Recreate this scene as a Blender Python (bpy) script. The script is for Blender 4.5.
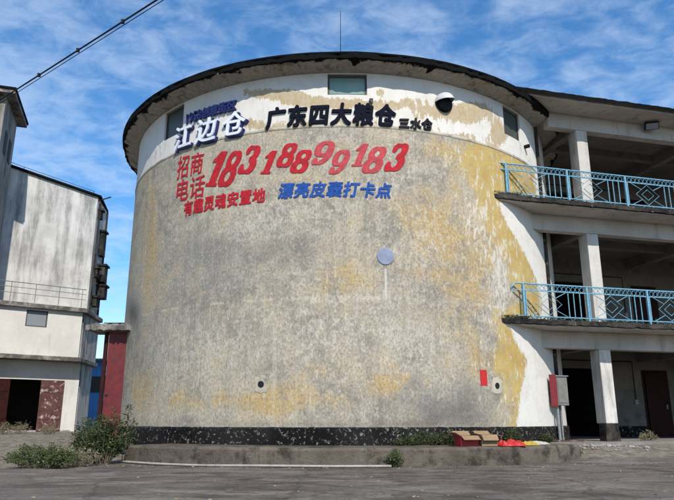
import bpy, math, random
from mathutils import Vector, Matrix, noise as mnoise
random.seed(7)
sc = bpy.context.scene
for o in list(bpy.data.objects): bpy.data.objects.remove(o)

# ------------------------------------------------------------------ camera, sky, sun, exposure
F, H = 640.0, 1.05                      # focal length in photo pixels (674 x 500), eye height
PITCH = math.atan(170 / 640.0)
cd = bpy.data.cameras.new('camera'); cam = bpy.data.objects.new('camera', cd); sc.collection.objects.link(cam)
cam.location = (0, 0, H); cam.rotation_euler = (math.pi / 2 + PITCH, 0, 0)
cd.sensor_width = 36; cd.lens = F / 674 * 36; cd.clip_end = 3000; cd.clip_start = 0.05
sc.camera = cam
SUN_EL, SUN_AZ = math.radians(44), math.radians(165)     # azimuth from +Y towards +X
S = Vector((math.sin(SUN_AZ) * math.cos(SUN_EL), math.cos(SUN_AZ) * math.cos(SUN_EL), math.sin(SUN_EL)))
w = bpy.data.worlds.new('World'); sc.world = w; w.use_nodes = True
nt = w.node_tree; nt.nodes.clear()
def wn(t, **k):
    n = nt.nodes.new(t)
    for a, b in k.items(): setattr(n, a, b)
    return n
out = wn('ShaderNodeOutputWorld'); bg = wn('ShaderNodeBackground'); bg.inputs[1].default_value = 0.125
sky = wn('ShaderNodeTexSky', sky_type='NISHITA', sun_disc=False, sun_elevation=SUN_EL, sun_rotation=SUN_AZ,
         altitude=20, air_density=1.0, dust_density=0.3, ozone_density=3.0)
tc = wn('ShaderNodeTexCoord'); sep = wn('ShaderNodeSeparateXYZ'); nt.links.new(tc.outputs['Generated'], sep.inputs[0])
zz = wn('ShaderNodeMath', operation='ADD'); nt.links.new(sep.outputs[2], zz.inputs[0]); zz.inputs[1].default_value = 0.16
zm = wn('ShaderNodeMath', operation='MAXIMUM'); nt.links.new(zz.outputs[0], zm.inputs[0]); zm.inputs[1].default_value = 0.05
cmb = wn('ShaderNodeCombineXYZ')
for i in (0, 1):
    d = wn('ShaderNodeMath', operation='DIVIDE'); nt.links.new(sep.outputs[i], d.inputs[0]); nt.links.new(zm.outputs[0], d.inputs[1]); nt.links.new(d.outputs[0], cmb.inputs[i])
mp = wn('ShaderNodeMapping'); nt.links.new(cmb.outputs[0], mp.inputs[0]); mp.inputs['Rotation'].default_value = (0, 0, 0.5); mp.inputs['Scale'].default_value = (1.0, 1.25, 1)
def wnoise(scale, det, rough, dist):
    n = wn('ShaderNodeTexNoise'); nt.links.new(mp.outputs[0], n.inputs['Vector'])
    n.inputs['Scale'].default_value = scale; n.inputs['Detail'].default_value = det; n.inputs['Roughness'].default_value = rough; n.inputs['Distortion'].default_value = dist
    return n.outputs['Fac']
na, nb = wnoise(1.5, 4, .55, .2), wnoise(10.0, 7, .62, .35)
ma = wn('ShaderNodeMath', operation='MULTIPLY_ADD'); nt.links.new(na, ma.inputs[0]); ma.inputs[1].default_value = 1.0; nt.links.new(nb, ma.inputs[2])
mr = wn('ShaderNodeMapRange', interpolation_type='SMOOTHSTEP'); nt.links.new(ma.outputs[0], mr.inputs[0])
mr.inputs[1].default_value = 0.78; mr.inputs[2].default_value = 1.28; mr.inputs[3].default_value = 0.04; mr.inputs[4].default_value = 0.50
hsv = wn('ShaderNodeHueSaturation'); hsv.inputs['Saturation'].default_value = 1.32; hsv.inputs['Value'].default_value = 1.2
nt.links.new(sky.outputs[0], hsv.inputs['Color'])
mx = wn('ShaderNodeMix', data_type='RGBA'); nt.links.new(mr.outputs[0], mx.inputs[0]); nt.links.new(hsv.outputs[0], mx.inputs[6])
mx.inputs[7].default_value = (4.2, 5.2, 6.6, 1)
nt.links.new(mx.outputs[2], bg.inputs[0]); nt.links.new(bg.outputs[0], out.inputs[0])
ld = bpy.data.lights.new('sun', 'SUN'); ld.energy = 4.0; ld.angle = math.radians(0.53); ld.color = (1, .95, .87)
sun = bpy.data.objects.new('sun', ld); sc.collection.objects.link(sun); sun.rotation_euler = S.to_track_quat('Z', 'Y').to_euler(); sun.location = S * 60
sc.cycles.max_bounces = 6; sc.cycles.diffuse_bounces = 3; sc.cycles.glossy_bounces = 2; sc.cycles.transmission_bounces = 2; sc.cycles.caustics_reflective = False; sc.cycles.caustics_refractive = False
sc.view_settings.view_transform = 'Standard'; sc.view_settings.look = 'None'; sc.view_settings.exposure = 0.36; sc.view_settings.gamma = 1

# ------------------------------------------------------------------ photo pixel helpers
cP, sP = math.cos(PITCH), math.sin(PITCH)
def ray(px, py):
    x = (px - 337) / F; up = (250 - py) / F
    return Vector((x, cP - up * sP, up * cP + sP))
def at_y(px, py, Y): d = ray(px, py); return Vector((0, 0, H)) + d * (Y / d.y)
def at_z(px, py, z): d = ray(px, py); return Vector((0, 0, H)) + d * ((z - H) / d.z)
def proj(p):
    z = p[2] - H; f = p[1] * cP + z * sP; u = -p[1] * sP + z * cP
    return 337 + F * p[0] / f, 250 - F * u / f
CX, CY, R = 0.14, 23.6, 7.6             # silo axis and radius
def on_cyl(px, py, r=R):
    d = ray(px, py); a = d.x**2 + d.y**2; b = -2 * (d.x * CX + d.y * CY); c = CX**2 + CY**2 - r * r
    k = (-b - math.sqrt(max(b * b - 4 * a * c, 0))) / (2 * a); p = d * k
    return math.atan2(p.x - CX, CY - p.y), p.z + H     # angle (0 faces camera, + right), height
def cyl(th, z, r): return Vector((r * math.sin(th), -r * math.cos(th), z))
def on_plane(px, py, O, ang, dd):        # local (x, z) on a vertical plane of a rotated building frame
    u = Vector((math.cos(ang), math.sin(ang), 0)); n = Vector((-u.y, u.x, 0)); d = ray(px, py); o = Vector((O[0], O[1], 0)) + n * dd
    k = o.dot(n) / d.dot(n); p = d * k
    return (p - Vector((O[0], O[1], 0))).dot(u), p.z + H

# ------------------------------------------------------------------ mesh helpers
col = sc.collection
def tag(o, label=None, cat=None, group=None, kind=None):
    if label: o['label'] = label
    if cat: o['category'] = cat
    if group: o['group'] = group
    if kind: o['kind'] = kind
    return o
def empty(name, loc=(0, 0, 0), rz=0, **k):
    o = bpy.data.objects.new(name, None); col.objects.link(o); o.location = loc; o.rotation_euler = (0, 0, rz); o.empty_display_size = .2
    return tag(o, **k)
class MB:
    def __init__(s): s.v = []; s.f = []
    def add(s, vs, fs):
        b = len(s.v); s.v += [tuple(v) for v in vs]; s.f += [tuple(b + i for i in f) for f in fs]; return s
    def box(s, x0, x1, y0, y1, z0, z1, M=None):
        vs = [Vector((x, y, z)) for z in (z0, z1) for y in (y0, y1) for x in (x0, x1)]
        if M: vs = [M @ v for v in vs]
        return s.add(vs, [(0, 2, 3, 1), (4, 5, 7, 6), (0, 1, 5, 4), (2, 6, 7, 3), (0, 4, 6, 2), (1, 3, 7, 5)])
    def prism(s, poly, z0, z1):          # poly counter-clockwise; z may be callables of (x, y)
        n = len(poly); g = lambda z, p: z(*p) if callable(z) else z
        vs = [(p[0], p[1], g(z0, p)) for p in poly] + [(p[0], p[1], g(z1, p)) for p in poly]
        return s.add(vs, [tuple(reversed(range(n))), tuple(range(n, 2 * n))] + [(i, (i + 1) % n, n + (i + 1) % n, n + i) for i in range(n)])
    def tube(s, pts, r, n=6, closed=False):
        pts = [Vector(p) for p in pts]; m = len(pts); vs = []; fs = []
        rr = r if isinstance(r, (list, tuple)) else [r] * m
        for i, p in enumerate(pts):
            a = pts[(i - 1) % m] if (closed or i) else p; b = pts[(i + 1) % m] if (closed or i < m - 1) else p
            t = (b - a).normalized(); up = Vector((0, 0, 1)) if abs(t.z) < .9 else Vector((1, 0, 0))
            x = t.cross(up).normalized(); y = x.cross(t)
            vs += [p + (x * math.cos(2 * math.pi * k / n) + y * math.sin(2 * math.pi * k / n)) * rr[i] for k in range(n)]
        for i in range(m if closed else m - 1):
            j = (i + 1) % m
            fs += [(i * n + k, i * n + (k + 1) % n, j * n + (k + 1) % n, j * n + k) for k in range(n)]
        if not closed: fs += [tuple(reversed(range(n))), tuple((m - 1) * n + k for k in range(n))]
        return s.add(vs, fs)
    def lathe(s, prof, n=24, M=None, cap=True):
        vs = []; fs = []; m = len(prof)
        for r, z in prof: vs += [Vector((r * math.cos(2 * math.pi * k / n), r * math.sin(2 * math.pi * k / n), z)) for k in range(n)]
        if M: vs = [M @ v for v in vs]
        for i in range(m - 1): fs += [(i * n + k, i * n + (k + 1) % n, (i + 1) * n + (k + 1) % n, (i + 1) * n + k) for k in range(n)]
        if cap: fs += [tuple(reversed(range(n))), tuple((m - 1) * n + k for k in range(n))]
        return s.add(vs, fs)
    def build(s, name, mat, parent=None, smooth=False, bevel=0, label=None, cat=None, group=None, kind=None):
        me = bpy.data.meshes.new(name); me.from_pydata(s.v, [], s.f); me.update()
        if smooth: me.polygons.foreach_set('use_smooth', [True] * len(me.polygons))
        o = bpy.data.objects.new(name, me); col.objects.link(o); o.parent = parent
        if mat: me.materials.append(mat)
        if bevel:
            b = o.modifiers.new('bevel', 'BEVEL'); b.width = bevel; b.segments = 2; b.limit_method = 'ANGLE'
        return tag(o, label, cat, group, kind)

# ------------------------------------------------------------------ materials
class G:
    def __init__(s, name):
        s.m = bpy.data.materials.new(name); s.m.use_nodes = True; s.t = s.m.node_tree; s.b = s.t.nodes['Principled BSDF']
        s.geo = s.t.nodes.new('ShaderNodeNewGeometry')
    def put(s, sock, v):
        if v is None: return
        if isinstance(v, bpy.types.NodeSocket): s.t.links.new(v, sock)
        elif isinstance(v, (tuple, list)) and len(v) == 3 and sock.type == 'RGBA': sock.default_value = (*v, 1)
        else: sock.default_value = v
    def pos(s): return s.geo.outputs['Position']
    def uv(s): return s.t.nodes.new('ShaderNodeUVMap').outputs[0]
    def scale(s, v, sx, sy, sz, off=(0, 0, 0)):
        n = s.t.nodes.new('ShaderNodeMapping'); s.put(n.inputs[0], v); n.inputs['Scale'].default_value = (sx, sy, sz); n.inputs['Location'].default_value = off
        return n.outputs[0]
    def noise(s, vec, scale, detail=5, rough=.55, dist=0):
        n = s.t.nodes.new('ShaderNodeTexNoise'); s.put(n.inputs['Vector'], vec)
        n.inputs['Scale'].default_value = scale; n.inputs['Detail'].default_value = detail; n.inputs['Roughness'].default_value = rough; n.inputs['Distortion'].default_value = dist
        return n.outputs['Fac']
    def step(s, f, a, b, lo=0, hi=1):
        n = s.t.nodes.new('ShaderNodeMapRange'); n.interpolation_type = 'SMOOTHSTEP'; s.put(n.inputs[0], f)
        for i, v in enumerate((a, b, lo, hi)): n.inputs[1 + i].default_value = v
        return n.outputs[0]
    def math(s, op, a, b=0.0, c=None):
        n = s.t.nodes.new('ShaderNodeMath'); n.operation = op; s.put(n.inputs[0], a); s.put(n.inputs[1], b)
        if c is not None: s.put(n.inputs[2], c)
        return n.outputs[0]
    def mix(s, f, a, b):
        n = s.t.nodes.new('ShaderNodeMix'); n.data_type = 'RGBA'; s.put(n.inputs[0], f); s.put(n.inputs[6], a); s.put(n.inputs[7], b)
        return n.outputs[2]
    def attr(s, name, o='Fac'):
        n = s.t.nodes.new('ShaderNodeAttribute'); n.attribute_name = name; return n.outputs[o]
    def sepc(s, c):
        n = s.t.nodes.new('ShaderNodeSeparateColor'); s.put(n.inputs[0], c); return n.outputs
    def z(s):
        n = s.t.nodes.new('ShaderNodeSeparateXYZ'); s.put(n.inputs[0], s.pos()); return n.outputs[2]
    def done(s, color, rough=.85, bump=None, dist=.01, strength=.6, metal=0, spec=None):
        s.put(s.b.inputs['Base Color'], color); s.put(s.b.inputs['Roughness'], rough); s.b.inputs['Metallic'].default_value = metal
        s.b.inputs['Specular IOR Level'].default_value = .3 if spec is None else spec
        if bump is not None:
            n = s.t.nodes.new('ShaderNodeBump'); n.inputs['Distance'].default_value = dist; n.inputs['Strength'].default_value = strength
            s.put(n.inputs['Height'], bump); s.t.links.new(n.outputs[0], s.b.inputs['Normal'])
        return s.m
def plaster(name, a, b, stain=(.10, .095, .085), st=(.55, .72), streak=0.0, fine=9, flecks=None, rough=.88, amt=.8, bump=.6, spec=None):
    g = G(name); p = g.pos(); n1 = g.noise(p, .9, 6, .6); n2 = g.noise(p, fine, 6, .62); sv = g.scale(p, 1.6, 1.6, .22); n3 = g.noise(sv, 1.3, 7, .68, .3)
    c = g.mix(g.step(n1, .35, .65), a, b); c = g.mix(g.step(n2, .56, .75, 0, .5), c, tuple(x * .62 for x in a))
    m = g.step(g.math('ADD', g.math('MULTIPLY', n3, .8 if streak else .3), g.math('MULTIPLY', g.noise(p, 2.3, 7, .65), .2 if streak else .7)), st[0], st[1], 0, amt)
    c = g.mix(m, c, stain)
    if flecks: c = g.mix(g.step(g.noise(p, flecks[1], 8, .76), flecks[2], flecks[2] + .05), c, flecks[0])
    return g.done(c, rough, g.math('ADD', n2, g.math('MULTIPLY', n1, .6)), .012, bump, spec=spec)
def simple(name, c, rough=.6, var=.25, scale=14, metal=0, dirt=None, bump=0):
    g = G(name); n = g.noise(g.pos(), scale, 5, .6); k = g.mix(g.step(n, .3, .7), tuple(x * (1 - var) for x in c), tuple(min(1, x * (1 + var * .4)) for x in c))
    if dirt: k = g.mix(g.step(g.noise(g.pos(), dirt[1], 6, .65), dirt[2], dirt[2] + .14), k, dirt[0])
    return g.done(k, rough, n if bump else None, .01, bump, metal, .12 if sum(c) < .12 else .4)
def leaf(name, a, b, dry):
    g = G(name); r = g.geo.outputs['Random Per Island']; c = g.mix(r, a, b); c = g.mix(g.step(r, .90, .93), c, dry)
    m = g.done(c, .55, spec=.35)
    t = g.t.nodes.new('ShaderNodeBsdfTranslucent'); g.put(t.inputs[0], c); ms = g.t.nodes.new('ShaderNodeMixShader'); ms.inputs[0].default_value = .25
    g.t.links.new(g.b.outputs[0], ms.inputs[1]); g.t.links.new(t.outputs[0], ms.inputs[2]); g.t.links.new(ms.outputs[0], g.t.nodes['Material Output'].inputs[0])
    return m

def silo_wall_material():
    g = G('silo_wall'); uv = g.uv(); bl = g.sepc(g.attr('blob', 'Color')); ochre, cool, pale = bl[0], bl[1], bl[2]
    wd, yd, pl, band = g.attr('wd'), g.attr('yd'), g.attr('peel'), g.attr('band')
    st = g.scale(uv, 1.5, .42, 1)
    nL = g.noise(uv, .33, 3, .6); nM = g.noise(uv, 1.3, 7, .76, .25); nS = g.noise(st, 5.5, 5, .7, .3); nF = g.noise(g.scale(uv, 1.3, .8, 1), 15, 6, .8); nG = g.noise(g.scale(uv, 1.3, .75, 1), 5.2, 8, .84)
    c = g.mix(g.step(nM, .36, .64), (.235, .208, .166), (.40, .352, .272))
    nP = g.noise(uv, 2.4, 9, .72, .15); c = g.mix(g.step(nP, .535, .56, 0, .42), c, (.50, .455, .365)); c = g.mix(g.step(nP, .455, .43, 0, .40), c, (.185, .168, .142))
    c = g.mix(g.step(nL, .42, .60, 0, .5), c, (.46, .39, .275))
    c = g.mix(g.math('MULTIPLY', cool, g.step(nG, .40, .58, .25, .8)), c, (.215, .212, .208))
    om = g.math('ADD', g.math('MULTIPLY', ochre, .255), g.math('ADD', g.math('MULTIPLY', nM, 1.0), g.math('MULTIPLY', nG, .75)))
    c = g.mix(g.step(om, .91, 1.16, 0, .85), c, (.43, .29, .10))
    c = g.mix(g.step(g.math('ADD', g.math('MULTIPLY', pale, .10), nG), .52, .60, 0, .62), c, (.54, .50, .425))
    c = g.mix(g.step(nF, .50, .59, 0, .58), c, (.145, .13, .108))
    c = g.mix(g.step(nF, .46, .37, 0, .42), c, (.58, .54, .46))
    vs_ = g.noise(g.scale(uv, 3.2, .10, 1, (7, 2, 0)), 1.6, 7, .75); c = g.mix(g.step(vs_, .52, .66, 0, .30), c, (.16, .15, .135)); c = g.mix(g.step(vs_, .46, .36, 0, .28), c, (.50, .455, .37))
    cz = g.t.nodes.new('ShaderNodeSeparateXYZ'); g.put(cz.inputs[0], uv)
    for zj, sj in ((on_cyl(341, 298)[1], .55), (on_cyl(341, 372)[1], .22)):      # lift joints of the concrete pours
        dj = g.math('ABSOLUTE', g.math('SUBTRACT', g.math('ADD', cz.outputs[1], g.math('MULTIPLY', g.math('SUBTRACT', nM, .5), .12)), zj))
        c = g.mix(g.math('MULTIPLY', g.step(dj, .05, .012), g.math('MULTIPLY', g.step(nM, .44, .56), g.step(nG, .42, .56, 0, sj))), c, (.57, .53, .45))
    dk = g.math('MULTIPLY', g.attr('smut'), g.step(nG, .30, .58, .45, 1)); c = g.mix(dk, c, (.09, .084, .076))
    # yellow paint that survives on the right, worn through in streaks
    yk = g.math('ADD', yd, g.math('MULTIPLY', g.math('SUBTRACT', nM, .5), 3.2))
    yk = g.math('ADD', yk, g.math('MULTIPLY', g.math('SUBTRACT', nS, .5), 1.6))
    ym = g.math('MULTIPLY', g.step(yk, -.25, .55), g.step(nG, .62, .52, .25, 1))
    ycol = g.mix(g.step(nM, .35, .7), (.42, .275, .065), (.50, .375, .14))
    c = g.mix(g.math('MULTIPLY', ym, .92), c, ycol)
    wf = g.math('MULTIPLY', g.step(g.math('ADD', nS, g.math('MULTIPLY', pale, .12)), .575, .63), g.step(yk, -1.8, .2))
    c = g.mix(g.math('MULTIPLY', wf, .85), c, (.58, .54, .46))
    # white paint: right-hand strip and band above the moulding
    wk = g.math('ADD', wd, g.math('MULTIPLY', g.math('SUBTRACT', nG, .5), 1.1)); wk = g.math('ADD', wk, g.math('MULTIPLY', g.math('SUBTRACT', nS, .5), .5))
    wmask = g.step(wk, -.03, .06)
    wcol = g.mix(g.step(nM, .4, .75), (.66, .63, .575), (.57, .535, .475)); wcol = g.mix(g.step(nF, .6, .7, 0, .4), wcol, (.45, .42, .36))
    c = g.mix(wmask, c, wcol)
    pk = g.math('ADD', pl, g.math('ADD', g.math('MULTIPLY', g.math('SUBTRACT', nM, .5), .75), g.math('MULTIPLY', g.math('SUBTRACT', nS, .5), 1.15)))
    pm = g.step(pk, .46, .50)
    tan = g.mix(g.step(nG, .35, .62), (.40, .29, .14), (.47, .40, .29))
    bc = g.mix(pm, wcol, tan); bc = g.mix(g.math('MULTIPLY', g.step(g.noise(g.scale(uv, 2.2, .18, 1), 2.2, 6, .7), .56, .72), .3), bc, (.22, .21, .19))
    c = g.mix(g.step(g.math('ADD', band, g.math('ADD', g.math('MULTIPLY', g.math('SUBTRACT', nS, .5), .30), g.math('MULTIPLY', g.math('SUBTRACT', nM, .5), .35))), -.03, .03), c, bc)
    # run-off streaks and damp at the foot
    dr = g.step(g.noise(g.scale(uv, 2.4, .12, 1, (3, 0, 0)), 1.8, 6, .72), .57, .74, 0, .22); c = g.mix(dr, c, (.13, .125, .115))
    sx = g.t.nodes.new('ShaderNodeSeparateXYZ'); g.put(sx.inputs[0], uv); th0, zd = on_cyl(385.5, 268); zc = on_cyl(385.5, 297)[1]
    du = g.math('ABSOLUTE', g.math('SUBTRACT', g.math('ADD', sx.outputs[0], g.math('MULTIPLY', g.math('SUBTRACT', nM, .5), .03)), R * th0))
    dm = g.math('MULTIPLY', g.step(du, .045, .012), g.math('MULTIPLY', g.step(sx.outputs[1], zd, zd - .02), g.step(sx.outputs[1], zc - 1.2, zc - .1, 0, 1)))
    c = g.mix(g.math('MULTIPLY', dm, g.step(sx.outputs[1], zc - .1, zc + .1, .18, .6)), c, (.60, .57, .51))
    h = g.math('ADD', g.math('MULTIPLY', nF, .7), g.math('ADD', g.math('MULTIPLY', nG, .5), g.math('MULTIPLY', g.math('ADD', wmask, ym), .35)))
    return g.done(c, .9, h, .014, .75)
def tower_soffit_material():
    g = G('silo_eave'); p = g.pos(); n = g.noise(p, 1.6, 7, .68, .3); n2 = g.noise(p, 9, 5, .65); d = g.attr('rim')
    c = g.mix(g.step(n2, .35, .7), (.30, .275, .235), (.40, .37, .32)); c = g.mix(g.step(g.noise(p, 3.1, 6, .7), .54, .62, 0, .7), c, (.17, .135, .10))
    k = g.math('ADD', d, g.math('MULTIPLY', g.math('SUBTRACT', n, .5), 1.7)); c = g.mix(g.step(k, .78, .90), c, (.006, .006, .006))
    return g.done(c, .95, g.math('ADD', n2, n), .02, .7, spec=.1)
M = {}
M['silo'] = silo_wall_material(); M['eave'] = tower_soffit_material()
M['plinth'] = plaster('black_plinth', (.007, .007, .007), (.018, .017, .016), (.005, .005, .005), flecks=((.22, .205, .18), 11.0, .562), fine=16, spec=.08)
M['step'] = plaster('old_step', (.085, .07, .056), (.14, .118, .095), (.022, .018, .014), (.47, .62), fine=18, flecks=((.20, .178, .15), 24, .60), bump=2.0, spec=.1)
M['white'] = plaster('white_plaster', (.60, .57, .52), (.48, .455, .41), (.16, .15, .135), (.46, .66), streak=1, amt=.7)
M['beam'] = plaster('beam_plaster', (.42, .39, .35), (.52, .485, .435), (.17, .145, .12), (.50, .68), amt=.6, streak=1)
M['shade_interior'] = plaster('shade_painted_plaster', (.15, .14, .125), (.19, .178, .16), (.06, .055, .05), (.50, .68), amt=.75)  # white gallery plaster coloured dark to paint in the deep shade
M['facade'] = plaster('streaked_facade', (.60, .58, .54), (.46, .445, .41), (.10, .10, .098), (.43, .68), streak=1, amt=.75, fine=7)
M['band'] = plaster('cream_band', (.63, .605, .56), (.55, .525, .48), (.24, .22, .19), (.54, .74), amt=.6, streak=1)
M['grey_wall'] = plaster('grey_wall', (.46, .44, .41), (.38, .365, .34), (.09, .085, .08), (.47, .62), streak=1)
M['ledge'] = plaster('stained_ledge', (.30, .275, .245), (.22, .20, .18), (.045, .042, .04), (.42, .58), fine=12, bump=1.0)
M['edge'] = plaster('dark_slab_edge', (.03, .027, .024), (.07, .061, .052), (.008, .008, .008), (.45, .6), spec=.1, fine=13, flecks=((.30, .28, .25), 10, .61), bump=1.2)
M['conc'] = plaster('slab_concrete', (.33, .31, .28), (.40, .38, .34), (.12, .11, .10), (.54, .7))
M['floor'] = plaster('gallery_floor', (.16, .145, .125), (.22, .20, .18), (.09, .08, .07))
M['felt'] = plaster('roof_felt', (.005, .005, .005), (.010, .010, .010), (.003, .003, .003), spec=.05)
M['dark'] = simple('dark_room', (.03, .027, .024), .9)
M['redpaint'] = simple('red_gate_paint', (.125, .013, .014), .55, .3, 5, dirt=((.10, .025, .022), 2.2, .58))
M['maroon'] = simple('maroon_door', (.032, .008, .007), .55, .3, 6)
M['rustdoor'] = simple('worn_red_door', (.10, .038, .032), .75, .4, 5, dirt=((.42, .35, .31), 5.5, .53))
M['blue_rail'] = simple('blue_rail_paint', (.155, .345, .455), .55, .35, 20, dirt=((.20, .15, .11), 11, .62))
M['black'] = simple('black_rubber', (.018, .018, .019), .6)
M['metal'] = simple('grey_metal', (.24, .245, .25), .45, .25, 8, metal=.3, dirt=((.20, .12, .07), 6, .66))
M['cabinet'] = simple('cabinet_grey', (.17, .162, .145), .6, .2, 7, dirt=((.2, .15, .11), 5, .62))
M['hood'] = simple('hood_grey', (.55, .56, .56), .55, .15, 6, dirt=((.3, .28, .25), 5, .62))
M['frame'] = simple('window_frame', (.06, .055, .05), .7)
M['oldframe'] = simple('old_green_frame', (.13, .15, .13), .7)
g = G('green_glass'); M['glass'] = g.done(g.mix(g.step(g.noise(g.pos(), 1.2, 3, .5), .3, .7), (.12, .22, .185), (.19, .30, .25)), .18, spec=.6)
g = G('dim_glass'); M['dimglass'] = g.done((.055, .07, .062), .3, spec=.5)
g = G('grey_glass'); M['greyglass'] = g.done((.22, .24, .26), .25, spec=.6)
M['navy'] = simple('navy_letter', (.012, .018, .10), .45, .2)
M['letterwhite'] = simple('white_letter', (.70, .73, .78), .45, .08)
M['charcoal'] = simple('charcoal_letter', (.006, .007, .016), .9, .2)
M['blackletter'] = simple('black_letter', (.012, .012, .013), .5, .2)
M['red'] = simple('red_letter', (.42, .009, .018), .85, .3, 9, dirt=((.26, .09, .075), 21, .60))
M['pinkred'] = simple('faded_red_letter', (.44, .05, .06), .85, .3, 9, dirt=((.36, .15, .125), 21, .58))
M['blue'] = simple('blue_letter', (.008, .066, .30), .85, .3, 9, dirt=((.09, .12, .20), 21, .60))
M['patch'] = simple('slate_blue_disc', (.235, .265, .36), .85, .2, 5, dirt=((.33, .33, .35), 7, .56))
M['papered'] = simple('red_paper', (.46, .02, .018), .7, .12)
M['cardboard'] = simple('cardboard', (.25, .165, .09), .85, .15, 6)
M['redcard'] = simple('red_carton', (.34, .018, .022), .6, .12)
M['redsheet'] = simple('red_plastic', (.42, .02, .015), .4, .15)
M['yellow'] = simple('yellow_plastic', (.42, .27, .03), .5, .2)
M['greysheet'] = simple('grey_sacking', (.40, .38, .35), .8, .2)
M['pipe'] = simple('pale_pipe', (.33, .30, .26), .6, .2, 5, dirt=((.2, .17, .14), 4, .55))
M['bluetarp'] = simple('blue_sheet_metal', (.10, .33, .75), .5, .15)
M['bark'] = simple('stem_bark', (.13, .10, .07), .9)
M['leafA'] = leaf('dark_leaf', (.022, .042, .014), (.085, .115, .035), (.20, .15, .07))
M['leafB'] = leaf('weed_leaf', (.035, .06, .018), (.13, .16, .05), (.26, .22, .12))
M['dry'] = leaf('dry_grass', (.25, .20, .12), (.33, .28, .19), (.12, .13, .05))
M['moss'] = leaf('moss_leaf', (.05, .07, .03), (.10, .11, .05), (.18, .14, .08))
M['stone'] = plaster('rubble_stone', (.22, .20, .175), (.33, .30, .27), (.10, .09, .08))
M['dirtstone'] = plaster('dirty_stone', (.11, .095, .078), (.18, .16, .135), (.05, .045, .04))

def ground_material():
    g = G('ground'); p = g.pos(); nL = g.noise(p, .28, 5, .6, .4); nM = g.noise(p, 1.4, 7, .66, .2); nF = g.noise(p, 16, 6, .7); st = g.noise(g.scale(p, .35, 2.2, 1), 1.3, 6, .65, .4)
    nH = g.noise(p, 45, 4, .75); nD = g.noise(g.scale(p, .55, 1.25, 1), 1.1, 8, .75, .3)
    c = g.mix(g.step(nM, .38, .62), (.070, .056, .047), (.135, .113, .098)); c = g.mix(g.step(nL, .48, .62, 0, .6), c, (.165, .142, .124))
    c = g.mix(g.step(nD, .50, .60, 0, .7), c, (.215, .19, .166)); c = g.mix(g.step(st, .54, .66, 0, .6), c, (.048, .038, .032))
    c = g.mix(g.step(nF, .50, .62, 0, .6), c, (.045, .037, .031)); c = g.mix(g.step(nH, .56, .66, 0, .5), c, (.21, .188, .165))
    dirt = g.math('ADD', g.attr('dirt'), g.math('MULTIPLY', g.math('SUBTRACT', nM, .5), 1.1)); dm = g.step(dirt, .4, .62)
    dc = g.mix(g.step(g.noise(p, 4.5, 6, .65), .38, .62), (.12, .10, .077), (.21, .182, .15)); dc = g.mix(g.step(nF, .55, .68, 0, .6), dc, (.11, .10, .07)); c = g.mix(dm, c, dc)
    # cracks between old pours
    v = g.t.nodes.new('ShaderNodeTexVoronoi'); v.feature = 'DISTANCE_TO_EDGE'; v.inputs['Scale'].default_value = .2
    g.put(v.inputs['Vector'], g.math('ADD', 0, 0)); wv = g.t.nodes.new('ShaderNodeVectorMath'); wv.operation = 'MULTIPLY_ADD'
    nn = g.t.nodes.new('ShaderNodeTexNoise'); g.put(nn.inputs['Vector'], p); nn.inputs['Scale'].default_value = 1.1; nn.inputs['Detail'].default_value = 5
    g.put(wv.inputs[0], nn.outputs['Color']); wv.inputs[1].default_value = (.8, .8, 0); g.put(wv.inputs[2], p)
    for l in list(v.inputs['Vector'].links): g.t.links.remove(l)
    g.t.links.new(wv.outputs[0], v.inputs['Vector'])
    ck = g.math('MULTIPLY', g.step(v.outputs['Distance'], .009, .003), g.math('SUBTRACT', 1.0, dm))
    c = g.mix(g.math('MULTIPLY', ck, .35), c, (.03, .03, .026))
    h = g.math('ADD', g.math('MULTIPLY', nF, .5), g.math('ADD', g.math('MULTIPLY', nM, 1.2), g.math('MULTIPLY', ck, -.3)))
    return g.done(c, .95, h, .03, 1.0, spec=.15)
M['ground'] = ground_material()

# ------------------------------------------------------------------ frames of the two neighbouring buildings
OR, AR = (4.4, 17.4), math.atan2(.25, .968)          # gallery building on the right
OL, AL = (-11.55, 28.85), math.atan2(.6, .8)         # warehouse on the left
def sstep(a, b, x):
    t = min(1, max(0, (x - a) / (b - a))); return t * t * (3 - 2 * t)
def ground_z(x, y):
    dl = -(x - OR[0]) * math.sin(AR) + (y - OR[1]) * math.cos(AR)
    z = .05 + .50 * sstep(16.2, 25, y) * sstep(-5.2, -8.5, x) + .34 * sstep(-2.2, .5, dl) * sstep(5.2, 7.0, x)
    return z + .035 * (mnoise.noise((x * .5, y * .5, 0))) * sstep(60, 30, abs(y))
def build_ground():
    xs = [-700, -300, -120, -60, -35] + [-24 + .4 * i for i in range(121)] + [35, 60, 120, 300, 700]
    ys = [-700, -300, -120, -60, -30, -15, -6, 0] + [3 + .4 * i for i in range(101)] + [50, 70, 120, 300, 700, 1500]
    vs = [(x, y, ground_z(x, y)) for y in ys for x in xs]; n = len(xs)
    m = MB(); m.v = vs; m.f = [(j * n + i, j * n + i + 1, (j + 1) * n + i + 1, (j + 1) * n + i) for j in range(len(ys) - 1) for i in range(n - 1)]
    o = m.build('ground', M['ground'], smooth=True, kind='structure')
    at = o.data.attributes.new('dirt', 'FLOAT', 'POINT'); vals = []
    for x, y, z in vs:
        px, py = proj((x, y, z)) if y > 2 else (337, 600)
        d = sstep(-4.9, -6.3, x + .0) * sstep(13.3, 14.6, y + .18 * x + 1.1)
        d = max(d, .9 * sstep(5.6, 6.4, x) * sstep(16.2, 17.0, y - .22 * (x - 6)))
        vals.append(d)
    at.data.foreach_set('value', vals)
build_ground()

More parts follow.
